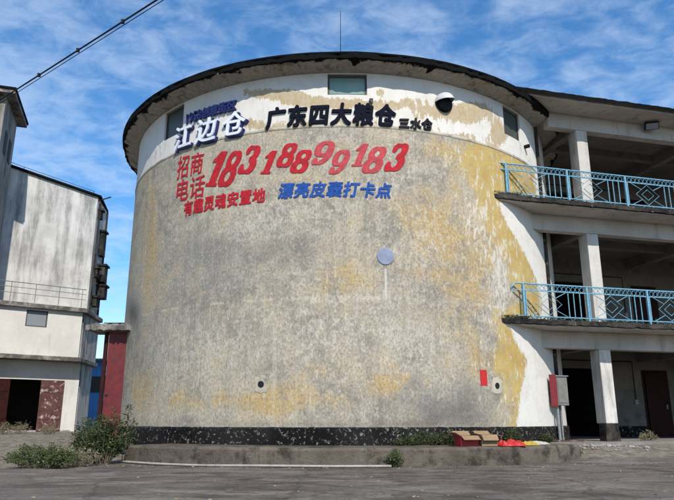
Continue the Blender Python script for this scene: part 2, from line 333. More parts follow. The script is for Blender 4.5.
# ------------------------------------------------------------------ the silo
silo = empty('grain_silo', (CX, CY, 0), label='large round concrete grain silo with peeling grey, yellow and white walls', cat='silo')
Z0, ZE, RE = .40, 10.42, 8.17
ZLEDGE = on_cyl(341, 125.5)[1]
wins = []                                             # (theta0, theta1, z0, z1)
for (xa, xb, ya, yb) in ((327.5, 367, 74, 94.5), (165, 183, 112, 135.5), (504, 519.5, 114, 137)):
    xm, ym = (xa + xb) / 2, (ya + yb) / 2
    wins.append((on_cyl(xa, ym)[0], on_cyl(xb, ym)[0], on_cyl(xm, yb)[1], ZE - .03))
def snap(vals, targets):
    vals = sorted(vals)
    for t in targets:
        i = min(range(len(vals)), key=lambda k: abs(vals[k] - t)); vals[i] = t
    return sorted(set(vals))
def interp(tab, y):
    if y <= tab[0][0]: return tab[0][1]
    for (a, b), (c, d) in zip(tab, tab[1:]):
        if y <= c: return b + (d - b) * (y - a) / (c - a)
    return tab[-1][1]
WHITE_X = [(120, 515), (150, 521), (170, 533), (195, 536), (203, 498), (226, 507), (240, 516), (257, 526), (275, 533), (300, 541), (316, 541), (321, 504), (335, 513), (345, 517), (360, 526), (372, 525), (385, 521), (425, 517)]
YELLOW_X = [(120, 470), (150, 458), (200, 470), (230, 480), (260, 497), (300, 514), (318, 493), (330, 495), (360, 484), (374, 490), (385, 507), (425, 508)]
OCHRE = [(215, 400, 50, 10, .55), (330, 400, 40, 12, .5), (470, 330, 18, 30, .6), (478, 365, 14, 14, .6), (480, 255, 16, 36, .7), (160, 280, 14, 40, .35), (300, 180, 60, 14, .3), (380, 270, 30, 16, .35), (470, 170, 22, 20, .7), (345, 283, 14, 22, 1), (325, 285, 12, 14, .6), (142, 388, 14, 24, .9), (178, 398, 12, 10, .9), (270, 402, 34, 14, .9), (388, 384, 28, 12, 1), (290, 395, 20, 16, .6), (150, 225, 9, 60, .8), (440, 235, 36, 44, .75),
         (420, 215, 40, 24, .55), (230, 300, 60, 12, .3), (320, 370, 26, 8, .5), (455, 285, 26, 30, .5), (180, 205, 18, 14, .4), (440, 150, 30, 14, .6), (340, 150, 50, 12, .3)]
COOL = [(205, 252, 48, 24, .9), (452, 405, 44, 20, .7), (165, 330, 34, 40, .55), (133, 308, 7, 18, .9), (215, 285, 40, 22, .5), (420, 395, 40, 18, .6), (300, 240, 40, 30, .35), (400, 330, 50, 30, .35), (250, 350, 50, 25, .25)]
PALE = [(415, 338, 26, 20, .9), (420, 245, 24, 34, .6), (290, 215, 40, 20, .5), (255, 230, 30, 16, .6), (200, 350, 40, 30, .5), (500, 270, 10, 40, 1), (480, 220, 14, 30, .8), (390, 180, 30, 20, .5), (330, 330, 60, 24, .4), (350, 298, 60, 3, .9)]
PEEL = [(205, 160, 30, 7, .5), (160, 178, 14, 10, .6), (290, 128, 30, 4, .5), (410, 131, 30, 5, .6), (460, 138, 24, 7, .7), (490, 152, 14, 9, .8), (390, 108, 30, 6, .35), (272, 93, 34, 6, .75), (300, 100, 40, 7, .5), (350, 104, 50, 6, .7), (380, 92, 7, 6, .7), (330, 122, 90, 7, .5), (430, 112, 18, 10, .5), (470, 112, 26, 13, .9), (500, 133, 11, 12, .8), (158, 150, 12, 12, .45), (410, 100, 14, 5, .4), (250, 124, 14, 8, .4)]
SMUT = [(300, 245, 60, 20, .20), (400, 400, 50, 14, .22), (200, 290, 40, 30, .16), (430, 300, 30, 40, .14), (420, 190, 30, 16, .14), (250, 425, 120, 4, .25), (400, 425, 100, 4, .35), (133, 313, 6, 13, .95), (455, 412, 38, 13, .55), (430, 420, 30, 8, .4), (497, 396, 6, 8, .5), (261, 372, 7, 6, .35), (140, 345, 10, 30, .25), (205, 250, 30, 14, .22), (270, 255, 30, 14, .2), (470, 395, 14, 26, .35), (181, 378, 2.2, 2.2, .9)]
def blob(tab, x, y): return min(1, sum(s * math.exp(-((x - a) / rx)**2 - ((y - b) / ry)**2) for a, b, rx, ry, s in tab))
def build_wall():
    ths = [math.radians(-82 + .75 * i) for i in range(219)]
    ths = snap(ths, [t for w_ in wins for t in w_[:2]])
    ths += [math.radians(82.2 + (278 - 82.2) * i / 44) for i in range(45)]         # back side, coarser
    zs = snap([Z0 + (ZE + .1 - Z0) * i / 110 for i in range(111)], [z for w_ in wins for z in w_[2:]])
    n = len(ths); m = MB(); inhole = lambda t, z: any(a < t < b and c < z < d for a, b, c, d in wins)
    uvs = []; 
    for z in zs:
        for t in ths: m.v.append(tuple(cyl(t, z, R))); uvs.append((R * t, z))
    for j in range(len(zs) - 1):
        for i in range(n):
            k = (i + 1) % n; tm = (ths[i] + ths[k]) / 2 if k else 9
            if inhole(tm, (zs[j] + zs[j + 1]) / 2): continue
            m.f.append((j * n + i, j * n + k, (j + 1) * n + k, (j + 1) * n + i))
    for a, b, c, d in wins:                            # window reveals 0.3 m deep
        tt = [t for t in ths if a - 1e-6 <= t <= b + 1e-6]; ring = [(t, c) for t in tt] + [(b, d)] + [(t, d) for t in reversed(tt[:-1])]
        base = len(m.v); q = len(ring)
        for rr in (R, R - .3):
            for t, z in ring: m.v.append(tuple(cyl(t, z, rr))); uvs.append((R * t, z + (rr - R)))
        m.f += [(base + i, base + q + i, base + q + (i + 1) % q, base + (i + 1) % q) for i in range(q)]
    o = m.build('wall', M['silo'], silo, smooth=True); me = o.data
    uvl = me.uv_layers.new(name='UVMap')
    for l in me.loops: uvl.data[l.index].uv = uvs[l.vertex_index]
    keys = {k: [] for k in ('wd', 'yd', 'peel', 'band', 'smut')}; cols = []
    for (u, z), v in zip(uvs, me.vertices):
        th = u / R; px, py = proj((v.co.x + CX, v.co.y + CY, z)) if abs(th) < 1.3 else ((90 if th < 0 or th > 3 else 620), 300)
        kx = 0.045 if px < 480 else .06                # metres of wall per photo pixel, about
        keys['wd'].append((px - interp(WHITE_X, py)) * kx); keys['yd'].append((px - interp(YELLOW_X, py)) * .045)
        keys['peel'].append(blob(PEEL, px, py)); keys['band'].append(z - ZLEDGE)
        keys['smut'].append(blob(SMUT, px, py))
        cols += [blob(OCHRE, px, py), blob(COOL, px, py), blob(PALE, px, py), 1]
    for k, vals in keys.items(): me.attributes.new(k, 'FLOAT', 'POINT').data.foreach_set('value', vals)
    me.attributes.new('blob', 'FLOAT_COLOR', 'POINT').data.foreach_set('color', cols)
build_wall()
def ring(name, prof, mat, n=200, smooth=True, jit=None, parent=silo, a0=None, a1=None):
    """revolve a closed (r, z) profile about the silo axis"""
    m = MB(); q = len(prof); full = a0 is None; a0, a1 = (a0, a1) if not full else (0, 2 * math.pi); cnt = n if full else n + 1
    for i in range(cnt):
        t = a0 + (a1 - a0) * i / n
        for k, (r, z) in enumerate(prof):
            jr, jz = jit(t, k) if jit else (0, 0); m.v.append(tuple(cyl(t, z + jz, r + jr)))
    for i in range(n):
        j = (i + 1) % cnt if full else i + 1
        m.f += [(i * q + k, i * q + (k + 1) % q, j * q + (k + 1) % q, j * q + k) for k in range(q)]
    if not full: m.f += [tuple(range(q)), tuple(reversed([n * q + k for k in range(q)]))]
    return m.build(name, mat, parent, smooth=False)
nz = lambda a, b=0, c=0: mnoise.noise((a, b, c))
ring('moulding', [(R - .02, ZLEDGE - .05), (R + .012, ZLEDGE - .04), (R + .02, ZLEDGE), (R + .012, ZLEDGE + .035), (R - .02, ZLEDGE + .06)], M['silo'])
mo = bpy.data.objects['moulding']; mo.data.materials[0] = plaster('moulding_paint', (.50, .46, .385), (.40, .36, .28), (.2, .17, .12), (.45, .6))
ring('plinth', [(R - .05, .30), (R + .06, .30), (R + .06, .84), (R + .03, .875), (R - .05, .885)], M['plinth'], 240, jit=lambda t, k: (0.012 * nz(t * 40, k), .02 * nz(t * 30, 5) if k in (2, 3) else 0))
def ejit(t, k):
    e = .04 * nz(t * 9, 1) + .05 * nz(t * 40, 2) + .03 * nz(t * 95, 5)
    return (e if k in (2, 3, 4) else 0, .03 * nz(t * 14, 3) + .035 * nz(t * 50, k) + .02 * nz(t * 110, k) if k in (2, 3, 4) else 0)
ev = ring('eave', [(R - .3, ZE), (R + .05, ZE), (RE - .07, ZE + .115), (RE, ZE + .125), (RE + .01, ZE + .29), (RE - .5, ZE + .34), (R - .3, ZE + .42)], M['eave'], 420, jit=ejit)
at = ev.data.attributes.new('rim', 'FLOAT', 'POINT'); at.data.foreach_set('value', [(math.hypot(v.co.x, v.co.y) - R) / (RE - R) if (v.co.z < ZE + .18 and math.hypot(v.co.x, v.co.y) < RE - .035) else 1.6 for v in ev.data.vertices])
m = MB(); n = 120
m.v = [tuple(cyl(2 * math.pi * i / n, z + .015 * nz(i * .5), r)) for r, z in ((RE + .03, ZE + .30), (RE - .25, ZE + .37), (.4, ZE + 1.45)) for i in range(n)]
m.f = [(k * n + i, k * n + (i + 1) % n, (k + 1) * n + (i + 1) % n, (k + 1) * n + i) for k in (0, 1) for i in range(n)] + [tuple(2 * n + i for i in range(n))]
rf = m.build('roof', M['felt'], silo); sm = rf.modifiers.new('thick', 'SOLIDIFY'); sm.thickness = .05
# windows of the silo
for wi, (a, b, c, d) in enumerate(wins):
    tm = (a + b) / 2; wd = R * (b - a)
    def panel(x0, x1, z0, z1, r0, r1, name, mat, parent):
        return MB().box(x0, x1, -r1, -r0, z0, z1, Matrix.Rotation(tm, 4, 'Z')).build(name, mat, parent)
    rr = R - .10; f = MB(); Mz = Matrix.Rotation(tm, 4, 'Z'); t_ = .055
    for x0, x1, z0, z1 in ((-wd / 2 + .004, wd / 2 - .004, d - t_ * 1.4, d - .003), (-wd / 2 + .004, wd / 2 - .004, c + .003, c + t_), (-wd / 2 + .004, -wd / 2 + t_, c + t_, d - t_ * 1.4), (wd / 2 - t_, wd / 2 - .004, c + t_, d - t_ * 1.4)):
        f.box(x0, x1, -rr - .03, -rr + .03, z0, z1, Mz)
    fo = f.build('window_frame', M['frame'], silo)
    panel(-wd / 2 + t_, wd / 2 - t_, c + t_, d - t_ * 1.4, rr - .01, rr, 'pane', M['glass'] if wi == 0 else M['dimglass'], fo)
    panel(-wd / 2, wd / 2, c, d, rr - .5, rr - .4, 'blind', M['dark'], fo)
# round vents near the foot: square mortar collar with a pipe hole
for px, py in ((261, 384.5), (497, 386)):
    th, z = on_cyl(px, py); m = MB(); Mt = Matrix.Rotation(th, 4, 'Z') @ Matrix.Translation((0, -R - .012, z)) @ Matrix.Rotation(math.pi / 2, 4, 'X')
    k = 32; inner = .085
    def sq(i):
        a = 2 * math.pi * i / k; c_, s_ = math.cos(a), math.sin(a); q = .19 / (abs(c_)**4 + abs(s_)**4)**.25; return q * c_ * .95 * (1 + .22 * nz(i * .35, px)), q * s_ * 1.15 * (1 + .22 * nz(i * .35, px + 3))
    vs = []; 
    for i in range(k): x, y = sq(i); vs.append(Mt @ Vector((x, y, -.02)))
    for i in range(k): x, y = sq(i); vs.append(Mt @ Vector((x * .9, y * .9, -.002)))
    for i in range(k): a = 2 * math.pi * i / k; vs.append(Mt @ Vector((inner * math.cos(a), inner * math.sin(a), .004)))
    for i in range(k): a = 2 * math.pi * i / k; vs.append(Mt @ Vector((inner * math.cos(a), inner * math.sin(a), -.010)))
    m.add(vs, [(r_ * k + i, r_ * k + (i + 1) % k, (r_ + 1) * k + (i + 1) % k, (r_ + 1) * k + i) for r_ in range(3) for i in range(k)])
    c_ = m.build('vent_collar', plaster('collar_mortar%d' % px, (.37, .33, .25), (.44, .40, .31), (.14, .12, .09), (.47, .64)), silo)
    MB().lathe([(inner, -.011), (inner, -.009)], 24, Mt).build('vent_hole', M['black'], c_)
# slate blue disc that blanks off an opening
th, z = on_cyl(385.5, 256.5); Mt = Matrix.Rotation(th, 4, 'Z') @ Matrix.Translation((0, -R - .004, z)) @ Matrix.Rotation(math.pi / 2, 4, 'X')
MB().lathe([(.225, -.01), (.225, .012), (.21, .02)], 40, Mt).build('cover_disc', M['patch'], silo)
# weathered half-dome ventilation hood under the eave
th, z = on_cyl(443.5, 103.5); hood = empty('ventilation_hood', label='pale half-dome ventilation hood with black opening under the silo eave', cat='vent')
Mt = Matrix.Translation((CX, CY, 0)) @ Matrix.Rotation(th, 4, 'Z') @ Matrix.Translation((0, -R, z)) @ Matrix.Rotation(math.pi / 2, 4, 'X')
m = MB(); n, q, rad = 24, 8, .29                       # local: x right, y up, z outwards
def dome(rad, off):
    vs = []
    for j in range(q + 1):
        a = math.pi / 2 * j / q
        for i in range(n + 1):
            b = .12 + (math.pi - .24) * i / n + .18; vs.append(Mt @ Vector((rad * math.cos(b) * math.cos(a), rad * math.sin(b) * math.cos(a) * 1.0 - off, .02 + rad * 1.25 * math.sin(a))))
    return vs
fs = [(j * (n + 1) + i, j * (n + 1) + i + 1, (j + 1) * (n + 1) + i + 1, (j + 1) * (n + 1) + i) for j in range(q) for i in range(n)]
m.add(dome(rad, 0), fs); m.add(dome(rad - .02, 0), [tuple(reversed(f)) for f in fs])
m.build('hood_shell', M['hood'], hood, smooth=True)
MB().lathe([(rad * .97, .004), (rad * .97, .03)], 32, Mt).build('back_plate', M['black'], hood)
MB().lathe([(.19, .03), (.19, .12), (.17, .12)], 24, Mt @ Matrix.Translation((0, -.06, 0))).build('duct', M['black'], hood)
# small bracket and stub pipes on the band
for px, py in ((371, 101),):
    th, z = on_cyl(px, py); Mt = Matrix.Rotation(th, 4, 'Z'); m = MB(); m.box(-.05, .05, -R - .07, -R + .02, z - .04, z + .05, Mt); m.box(-.03, .04, -R - .11, -R - .07, z - .10, z + .0, Mt); m.build('bracket', M['frame'], silo)
th, z = on_cyl(524.5, 147); m = MB(); Mt = Matrix.Translation((0, 0, z)) @ Matrix.Rotation(th, 4, 'Z') @ Matrix.Translation((0, -R, 0)) @ Matrix.Rotation(math.pi / 2, 4, 'X'); m.lathe([(.06, -.02), (.06, .16), (.045, .16), (.045, .05)], 16, Mt).build('stub_pipe', M['black'], silo)
p = at_y(340.5, 50, 17.2); q = at_y(340.5, 11, 17.2)
ant = MB(); ant.tube([(p.x, 17.2, ZE + .4), (q.x, 17.2, q.z)], [.016, .009], 6); ant.box(p.x - .06, p.x + .06, 17.14, 17.26, ZE + .42, ZE + .50)
ant.build('antenna', M['black'], label='thin black antenna rod standing on the silo roof edge', cat='antenna')
# red paper stuck to the wall
th0, z0 = on_cyl(480.5, 385.5); th1, z1 = on_cyl(486.5, 370)
m = MB(); k = 4; vs = [cyl(th0 + (th1 - th0) * i / k, z, R + rr) + Vector((CX, CY, 0)) for rr in (.004, .008) for z in (z0, z1) for i in range(k + 1)]; q = k + 1
m.add(vs, [(2 * q + i, 2 * q + i + 1, 3 * q + i + 1, 3 * q + i) for i in range(k)] + [(i + 1, i, q + i, q + i + 1) for i in range(k)] + [(i, i + 1, 2 * q + i + 1, 2 * q + i) for i in range(k)] + [(q + i + 1, q + i, 3 * q + i, 3 * q + i + 1) for i in range(k)] + [(0, 2 * q, 3 * q, q), (k, q + k, 3 * q + k, 2 * q + k)])
m.build('red_notice', M['papered'], label='narrow red paper notice stuck low on the silo wall', cat='notice')

# ------------------------------------------------------------------ lettering on the silo
_gl = {}
def glyph(ch):
    if ch not in _gl:
        c = bpy.data.curves.new('t', 'FONT'); c.body = ch; c.size = 1; c.resolution_u = 3
        o = bpy.data.objects.new('t', c); col.objects.link(o); me = bpy.data.meshes.new_from_object(o.evaluated_get(bpy.context.evaluated_depsgraph_get()))
        _gl[ch] = ([(v.co.x, v.co.y) for v in me.vertices], [tuple(p.vertices) for p in me.polygons])
        bpy.data.objects.remove(o); bpy.data.curves.remove(c); bpy.data.meshes.remove(me)
    return _gl[ch]
def uvq(quad): return [(R * t, z) for t, z in (on_cyl(*p) for p in quad)]
def bil(q, x, y):                                       # q: TL TR BR BL, x to the right, y up
    f = lambda i: (q[3][i] * (1 - x) + q[2][i] * x) * (1 - y) + (q[0][i] * (1 - x) + q[1][i] * x) * y
    return f(0), f(1)
def letter(vs, fs, q, mat, name, parent, r, bold=0.0, thick=0.0, sx=(0, 1), shift=(0, 0), wobble=0):
    m = MB(); k = 0; offs = [(0, 0)] + [(bold * a, bold * b) for a, b in ((1, 0), (-1, 0), (0, 1), (0, -1), (.7, .7), (-.7, .7), (.7, -.7), (-.7, -.7))] if bold else [(0, 0)]
    for ox, oy in offs:
        P = [bil(q, sx[0] + (sx[1] - sx[0]) * (x + ox), y + oy) for x, y in vs]; rr = r + .0008 * k; k += 1
        top = [cyl((u + shift[0]) / R, z + shift[1], rr) for u, z in P]
        if thick:
            bot = [cyl((u + shift[0]) / R, z + shift[1], rr - thick) for u, z in P]; n = len(top); ed = {}
            for f in fs:
                for a, b in zip(f, f[1:] + f[:1]): ed[(a, b)] = ed.get((a, b), 0) + 1
            m.add(top + bot, list(fs) + [(b, a, n + a, n + b) for (a, b) in ed if (b, a) not in ed])
        else: m.add(top, fs)
    return m.build(name, mat, parent)
def cjk_line(text, quad, mat, parent, name='painted_character', bold=.03, pad=.02, r=R + .011, thick=0, shear=0, **k):
    q = uvq(quad); n = len(text); ws = [(.56 if c.isdigit() else 1) for c in text]; tot = sum(ws); x = 0
    for c, w_ in zip(text, ws):
        v, f = glyph(c); cell = .55 if c.isdigit() else 1.0
        vs = [((a / cell) * (1 - 2 * pad) + pad + shear * (b - .38), (b + .085) / .93 if not c.isdigit() else (b / .70)) for a, b in v]
        letter(vs, f, q, mat, name, parent, r, bold, thick, (x / tot, (x + w_) / tot), **k); x += w_
cjk_line('广东四大粮仓', [(266, 110), (396, 106), (396, 127.5), (266, 130)], M['charcoal'], silo, 'wall_character', .042, .03, R + .05, .045, .10)
cjk_line('三水仓', [(398, 118.5), (432, 119.5), (432, 131), (398, 128.5)], M['blackletter'], silo, 'wall_character', .04, .02, R + .05, .045)
cjk_line('招商', [(178, 157.5), (205, 151.5), (204, 172.5), (177, 180)], M['red'], silo, bold=.016, shear=.12)
cjk_line('电话', [(176, 181), (206, 174.5), (206, 196), (175, 203)], M['red'], silo, bold=.016, shear=.12)
cjk_line('有趣灵魂安置地', [(184, 202.5), (266, 188), (266, 202), (184, 216.5)], M['red'], silo, bold=.04, shear=.12)
cjk_line('漂亮皮囊打卡点', [(279, 184), (392, 184), (392, 198.5), (278, 199)], M['blue'], silo, bold=.042, shear=.15)
sign = empty('letter_sign', (CX, CY, 0), label='raised white calligraphic sign letters with navy edges on the silo band', cat='sign')
cjk_line('1958创意街区', [(187, 116), (237.5, 100.5), (237.5, 110.5), (187, 125)], M['navy'], sign, 'small_character', .05, .0, R + .075, .05, .12)
q = [(175, 131), (250, 110.5), (250, 134), (175, 153)]
cjk_line('江边仓', q, M['navy'], sign, 'character_edge', .055, .10, R + .05, .045, .14, shift=(.035, -.035))
cjk_line('江边仓', q, M['letterwhite'], sign, 'white_character', .018, .10, R + .10, .045, .14)
# bold italic figures of the telephone number
def strip(path, wid, m):                                # ribbon of variable width along a path
    n = len(path); L = []; Rr = []
    for i, (x, y) in enumerate(path):
        a = path[max(i - 1, 0)]; b = path[min(i + 1, n - 1)]; dx, dy = b[0] - a[0], b[1] - a[1]; l = math.hypot(dx, dy) or 1; w_ = wid[i] / 2
        L.append((x - dy / l * w_, y + dx / l * w_)); Rr.append((x + dy / l * w_, y - dx / l * w_))
    b = len(m[0]); m[0].extend(L + Rr); m[1].extend([(b + i, b + n + i, b + n + i + 1, b + i + 1) for i in range(n - 1)])
def arc(cx, cy, rx, ry, a0, a1, thick, thin, n=28):
    p = [(cx + rx * math.cos(a0 + (a1 - a0) * i / n), cy + ry * math.sin(a0 + (a1 - a0) * i / n)) for i in range(n + 1)]
    return p, [thin + (thick - thin) * abs(math.cos(a0 + (a1 - a0) * i / n))**1.5 for i in range(n + 1)]
def disc(cx, cy, r, m, n=14, sy=1):
    b = len(m[0]); m[0].extend([(cx + r * math.cos(2 * math.pi * i / n), cy + r * sy * math.sin(2 * math.pi * i / n)) for i in range(n)]); m[1].append(tuple(b + i for i in range(n)))
TAU = 2 * math.pi
def figure(d):
    m = ([], [])
    if d == '1':
        strip([(.55, 0), (.55, 1)], [.46, .46], m); strip([(.02, .74), (.18, .77), (.34, .87), (.44, 1)], [.05, .12, .22, .06], m); strip([(.16, .02), (.94, .02)], [.05, .05], m)
    if d == '8':
        strip(*arc(.5, .265, .36, .225, 0, TAU, .36, .075), m); strip(*arc(.5, .755, .31, .205, 0, TAU, .31, .075), m)
    if d == '9':
        strip(*arc(.46, .68, .34, .28, 0, TAU, .34, .075), m); strip([(.80, .70), (.80, .50), (.76, .32), (.64, .15), (.45, .06), (.26, .05)], [.34, .36, .31, .21, .11, .06], m); disc(.18, .14, .135, m)
    if d == '3':
        strip(*arc(.46, .755, .32, .205, 2.3, -1.55, .36, .075), m); strip(*arc(.46, .27, .38, .23, 1.55, -2.5, .38, .075), m); disc(.20, .84, .13, m); disc(.14, .16, .15, m)
    return m
FIG = [('1', 207.3, 227, 152.4, 185.5, 0), ('8', 220.5, 241, 152, 185.5, 0), ('3', 240, 260, 146.7, 173, 0), ('1', 261.3, 277.5, 151.5, 173.4, 0), ('8', 278, 297, 144, 166.6, 0), ('8', 291.6, 311.5, 150.7, 172.4, 0),
       ('9', 312.5, 335, 142, 164.6, 1), ('9', 330, 350, 150.7, 174, 1), ('1', 352, 369, 144.4, 165.8, 1), ('8', 363.5, 386, 147.7, 172.4, 1), ('3', 386, 408, 144.6, 170.4, 0)]
for d, xa, xb, ya, yb, pk in FIG:
    k = .30 * (yb - ya); q = uvq([(xa + k, ya), (xb + k * .35, ya), (xb - k, yb), (xa - k * .35, yb)]); v, f = figure(d)
    letter(v, f, q, M['pinkred'] if pk else M['red'], 'painted_figure', silo, R + .009, bold=.03)

# ------------------------------------------------------------------ curved step round the foot of the silo
RS = 9.0
ra = math.atan2(on_plane(567, 450, (0, 16.9), 0, 0)[0] - CX, CY - 16.9); la = -math.atan2(CX + 5.05, CY - 16.3)
stp = ring('curved_step', [(R + .062, -.1), (RS + .02, -.1), (RS, .40), (RS - .05, .455), (R + .062, .46)], M['step'], 120, a0=la, a1=ra + .02, parent=None,
           jit=lambda t, k: (.03 * nz(t * 12, 1) + .015 * nz(t * 60, k) if k in (1, 2, 3) else 0, .02 * nz(t * 18, 7) + .012 * nz(t * 70, k) if k in (2, 3) else 0))
stp.location = (CX, CY, 0); tag(stp, 'low curved concrete step with dark stained riser around the silo foot', 'step')

# ------------------------------------------------------------------ gallery building on the right
gal = empty('gallery_building', (*OR, 0), AR, label='three-storey white open-gallery building with balconies joined to the silo', cat='building')
LT = 15.0; FZ = [.45, 3.73, 7.34, 10.9]; D1, D2 = .9, 5.2
def slab(name, z, th, t0, mat, edge, d0=0, d1=9, jag=.04):
    m = MB(); pts = []; n = 90                       # jagged broken front edge
    for i in range(n + 1): pts.append((t0 + (LT - t0) * i / n, d0 + jag * (nz(i * .55, z) * .6 + nz(i * 1.7, z) * .5)))
    poly = pts + [(LT, d1), (t0, d1)]
    return m.prism(poly, z - th, z).build(name, mat, gal)
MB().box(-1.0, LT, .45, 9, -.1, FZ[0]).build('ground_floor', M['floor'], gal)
for z in FZ[1:3]:
    slab('balcony_slab', z - .02, .12, -.12, M['beam'], None, .03, 9, .02)
    e = MB(); n = 150; lo = []; 
    # weathered dark nosing: ragged strip along the slab edge
    for i in range(n + 1):
        t = -.2 + (LT + .2) * i / n; a = .03 * nz(i * .4, z) + .02 * nz(i * 1.3, z, 3); b = .03 * nz(i * .5, z, 9) + .02 * nz(i * 1.9, z, 4)
        e.v += [(t, -.05 + a, z - .105 + b), (t, -.06 + a, z + .02 + b * .8), (t, .12 + a, z + .05 + b), (t, .30, z + .0), (t, .05, z - .125 + b * .5)]
    e.f = [(i * 5 + k, (i + 1) * 5 + k, (i + 1) * 5 + (k + 1) % 5, i * 5 + (k + 1) % 5) for i in range(n) for k in range(5)] + [(0, 1, 2, 3, 4), tuple(n * 5 + k for k in (4, 3, 2, 1, 0))]
    e.build('slab_nosing', M['edge'], gal)
slab('roof_slab', FZ[3] - .02, .15, 1.15, M['beam'], None, .04, 9, .02)
e = MB(); n = 120
for i in range(n + 1):
    t = 1.1 + (LT - 1.1) * i / n; a = .03 * nz(i * .4, 8) + .02 * nz(i * 1.3, 8); b = .02 * nz(i * .5, 9) + .025 * nz(i * 1.9, 4)
    e.v += [(t, -.06 + a, FZ[3] - .13 + b), (t, -.07 + a, FZ[3] + .0 + b * .5), (t, .2, FZ[3] + .06), (t, 9, FZ[3] + .08), (t, 9, FZ[3] - .015), (t, .10, FZ[3] - .017)]
e.f = [(i * 6 + k, (i + 1) * 6 + k, (i + 1) * 6 + (k + 1) % 6, i * 6 + (k + 1) % 6) for i in range(n) for k in range(6)] + [(0, 1, 2, 3, 4, 5), tuple(n * 6 + k for k in (5, 4, 3, 2, 1, 0))]
e.build('roof_felt', M['felt'], gal)
COLS = [3.76, 8.5, 13.2]
for fl in range(3):
    top = FZ[fl + 1] - (.143 if fl < 2 else .173); zb = top - .50; base = FZ[fl] - (.02 if fl else 0)
    MB().box(1.2 if fl < 2 else 2.75, LT, D1, D1 + .30, zb, top).build('front_beam', M['beam'], gal, bevel=.012)
    for t in COLS:                                        # column with a worn foot
        m = MB(); m.box(t, t + .40, D1 + .012, D1 + .46, base if fl else .95, zb - .002); c_ = m.build('column', M['white'], gal, bevel=.018)
        if not fl:
            m = MB(); vs = []
            for j, z in enumerate((.20, .36, .52, .68, .84, .951)):
                for (x, y) in ((-.02, 0), (.10, -.02), (.3, -.02), (.41, 0), (.42, .25), (.40, .47), (.1, .48), (-.02, .3)):
                    k = .045 * nz(x * 9 + t, y * 9, z * 7); vs.append((t + x + k + (.02 if z < .7 else 0) * (1 if x > .2 else -1), D1 + .012 + y + k, z))
            m.add(vs, [(j * 8 + i, j * 8 + (i + 1) % 8, (j + 1) * 8 + (i + 1) % 8, (j + 1) * 8 + i) for j in range(5) for i in range(8)] + [tuple(40 + i for i in range(8))])
            m.build('column_foot', M['edge'], c_)
    for t in COLS:                                        # cross beams in the ceiling
        MB().box(t + .06, t + .34, D1 + .302, D2 - .002, zb + .08, top).build('cross_beam', M['shade_interior'], gal)
    if fl: MB().box(-1.5, LT, .32, D2 - .002, base + .022, base + .034).build('bounce_cut_sheet', M['floor'], gal)  # dark sheet added over the slab to cut bounced sunlight
    MB().box(2.2, LT, D1 + .305, D2 - .004, top - .014, top - .002).build('shade_ceiling', M['shade_interior'], gal)  # added dark panel under the slab paints in the ceiling's shade
    MB().box(1.5, LT, 3.0, 3.22, zb + .22, top).build('ceiling_joist', M['shade_interior'], gal)
    # rear wall of the gallery with a dark room opening and a doorway
    for a, b, z0, z1 in ((-2, 4.3, base, top), (4.3, 6.9, base + 2.45, top), (6.9, 8.75, base, top), (8.75, 9.75, base + 2.35, top), (9.75, 12.0, base, top), (12, 13, base + 2.3, top), (13, LT, base, top)):
        MB().box(a, b, D2, D2 + .2, z0, z1).build('rear_wall', M['shade_interior'], gal)
    if fl == 0:
        for a, b in ((6.9, 8.75), (9.75, 12.0)): MB().box(a, b, D2 - .015, D2 - .001, base + .001, base + .38).build('skirting', M['plinth'], gal)
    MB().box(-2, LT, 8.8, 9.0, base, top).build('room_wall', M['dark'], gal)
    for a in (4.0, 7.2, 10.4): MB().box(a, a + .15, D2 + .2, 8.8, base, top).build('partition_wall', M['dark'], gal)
    for a in (8.78, 12.02):
        dr_ = MB().box(a, a + .94, D2 - .06, D2 - .02, base + .01, base + 2.33).build('door', M['maroon'], gal); MB().box(a + .78, a + .84, D2 - .10, D2 - .06, base + 1.0, base + 1.15).build('handle', M['metal'], dr_)
for fl in range(3):
    base = FZ[fl] - (.02 if fl else 0)
    for a, b, h in ((8.75, 9.75, 2.35), (4.3, 6.9, 2.45)):
        fr = MB(); fr.box(a - .07, a, D2 - .03, D2 - .002, base + .04, base + h + .07); fr.box(b, b + .07, D2 - .03, D2 - .002, base + .04, base + h + .07); fr.box(a, b, D2 - .03, D2 - .002, base + h, base + h + .07)
        fr.build('door_frame', M['maroon'] if a > 8 else M['oldframe'], gal)
    MB().tube([(2.0, D2 - .03, base + 2.75), (8.3, D2 - .03, base + 2.72), (8.3, D2 - .03, base + 1.3)], .018, 6).build('wiring', M['black'], gal)
    sw = MB().box(8.24, 8.38, D2 - .05, D2 - .003, base + 1.15, base + 1.33).build('switch_box', M['metal'], gal)
MB().tube([(2.62, D1 + .55, .46), (2.62, D1 + .55, 10.6)], .055, 10).build('downpipe', M['edge'], gal)
MB().box(LT - .001, LT + .25, 0.2, 9, -.1, FZ[3] - .2).build('end_wall', M['white'], gal)
# floodlight on the top beam
t, z = on_plane(648, 128, OR, AR, .8); fl_ = empty('floodlight', (*OR, 0), AR, label='black floodlight bracketed to the top gallery beam', cat='lamp')
Mf = Matrix.Translation((t, .62, z)) @ Matrix.Rotation(-.5, 4, 'Z') @ Matrix.Rotation(.7, 4, 'X')
MB().box(-.22, .22, -.05, .08, -.13, .13, Mf).build('housing', M['black'], fl_, bevel=.02); MB().box(-.19, .19, -.058, -.052, -.10, .10, Mf).build('lens', M['greyglass'], fl_)
MB().tube([(t, .66, z + .02), (t, .78, z - .02), (t, .92, z - .02)], .025, 6).build('bracket', M['black'], fl_)
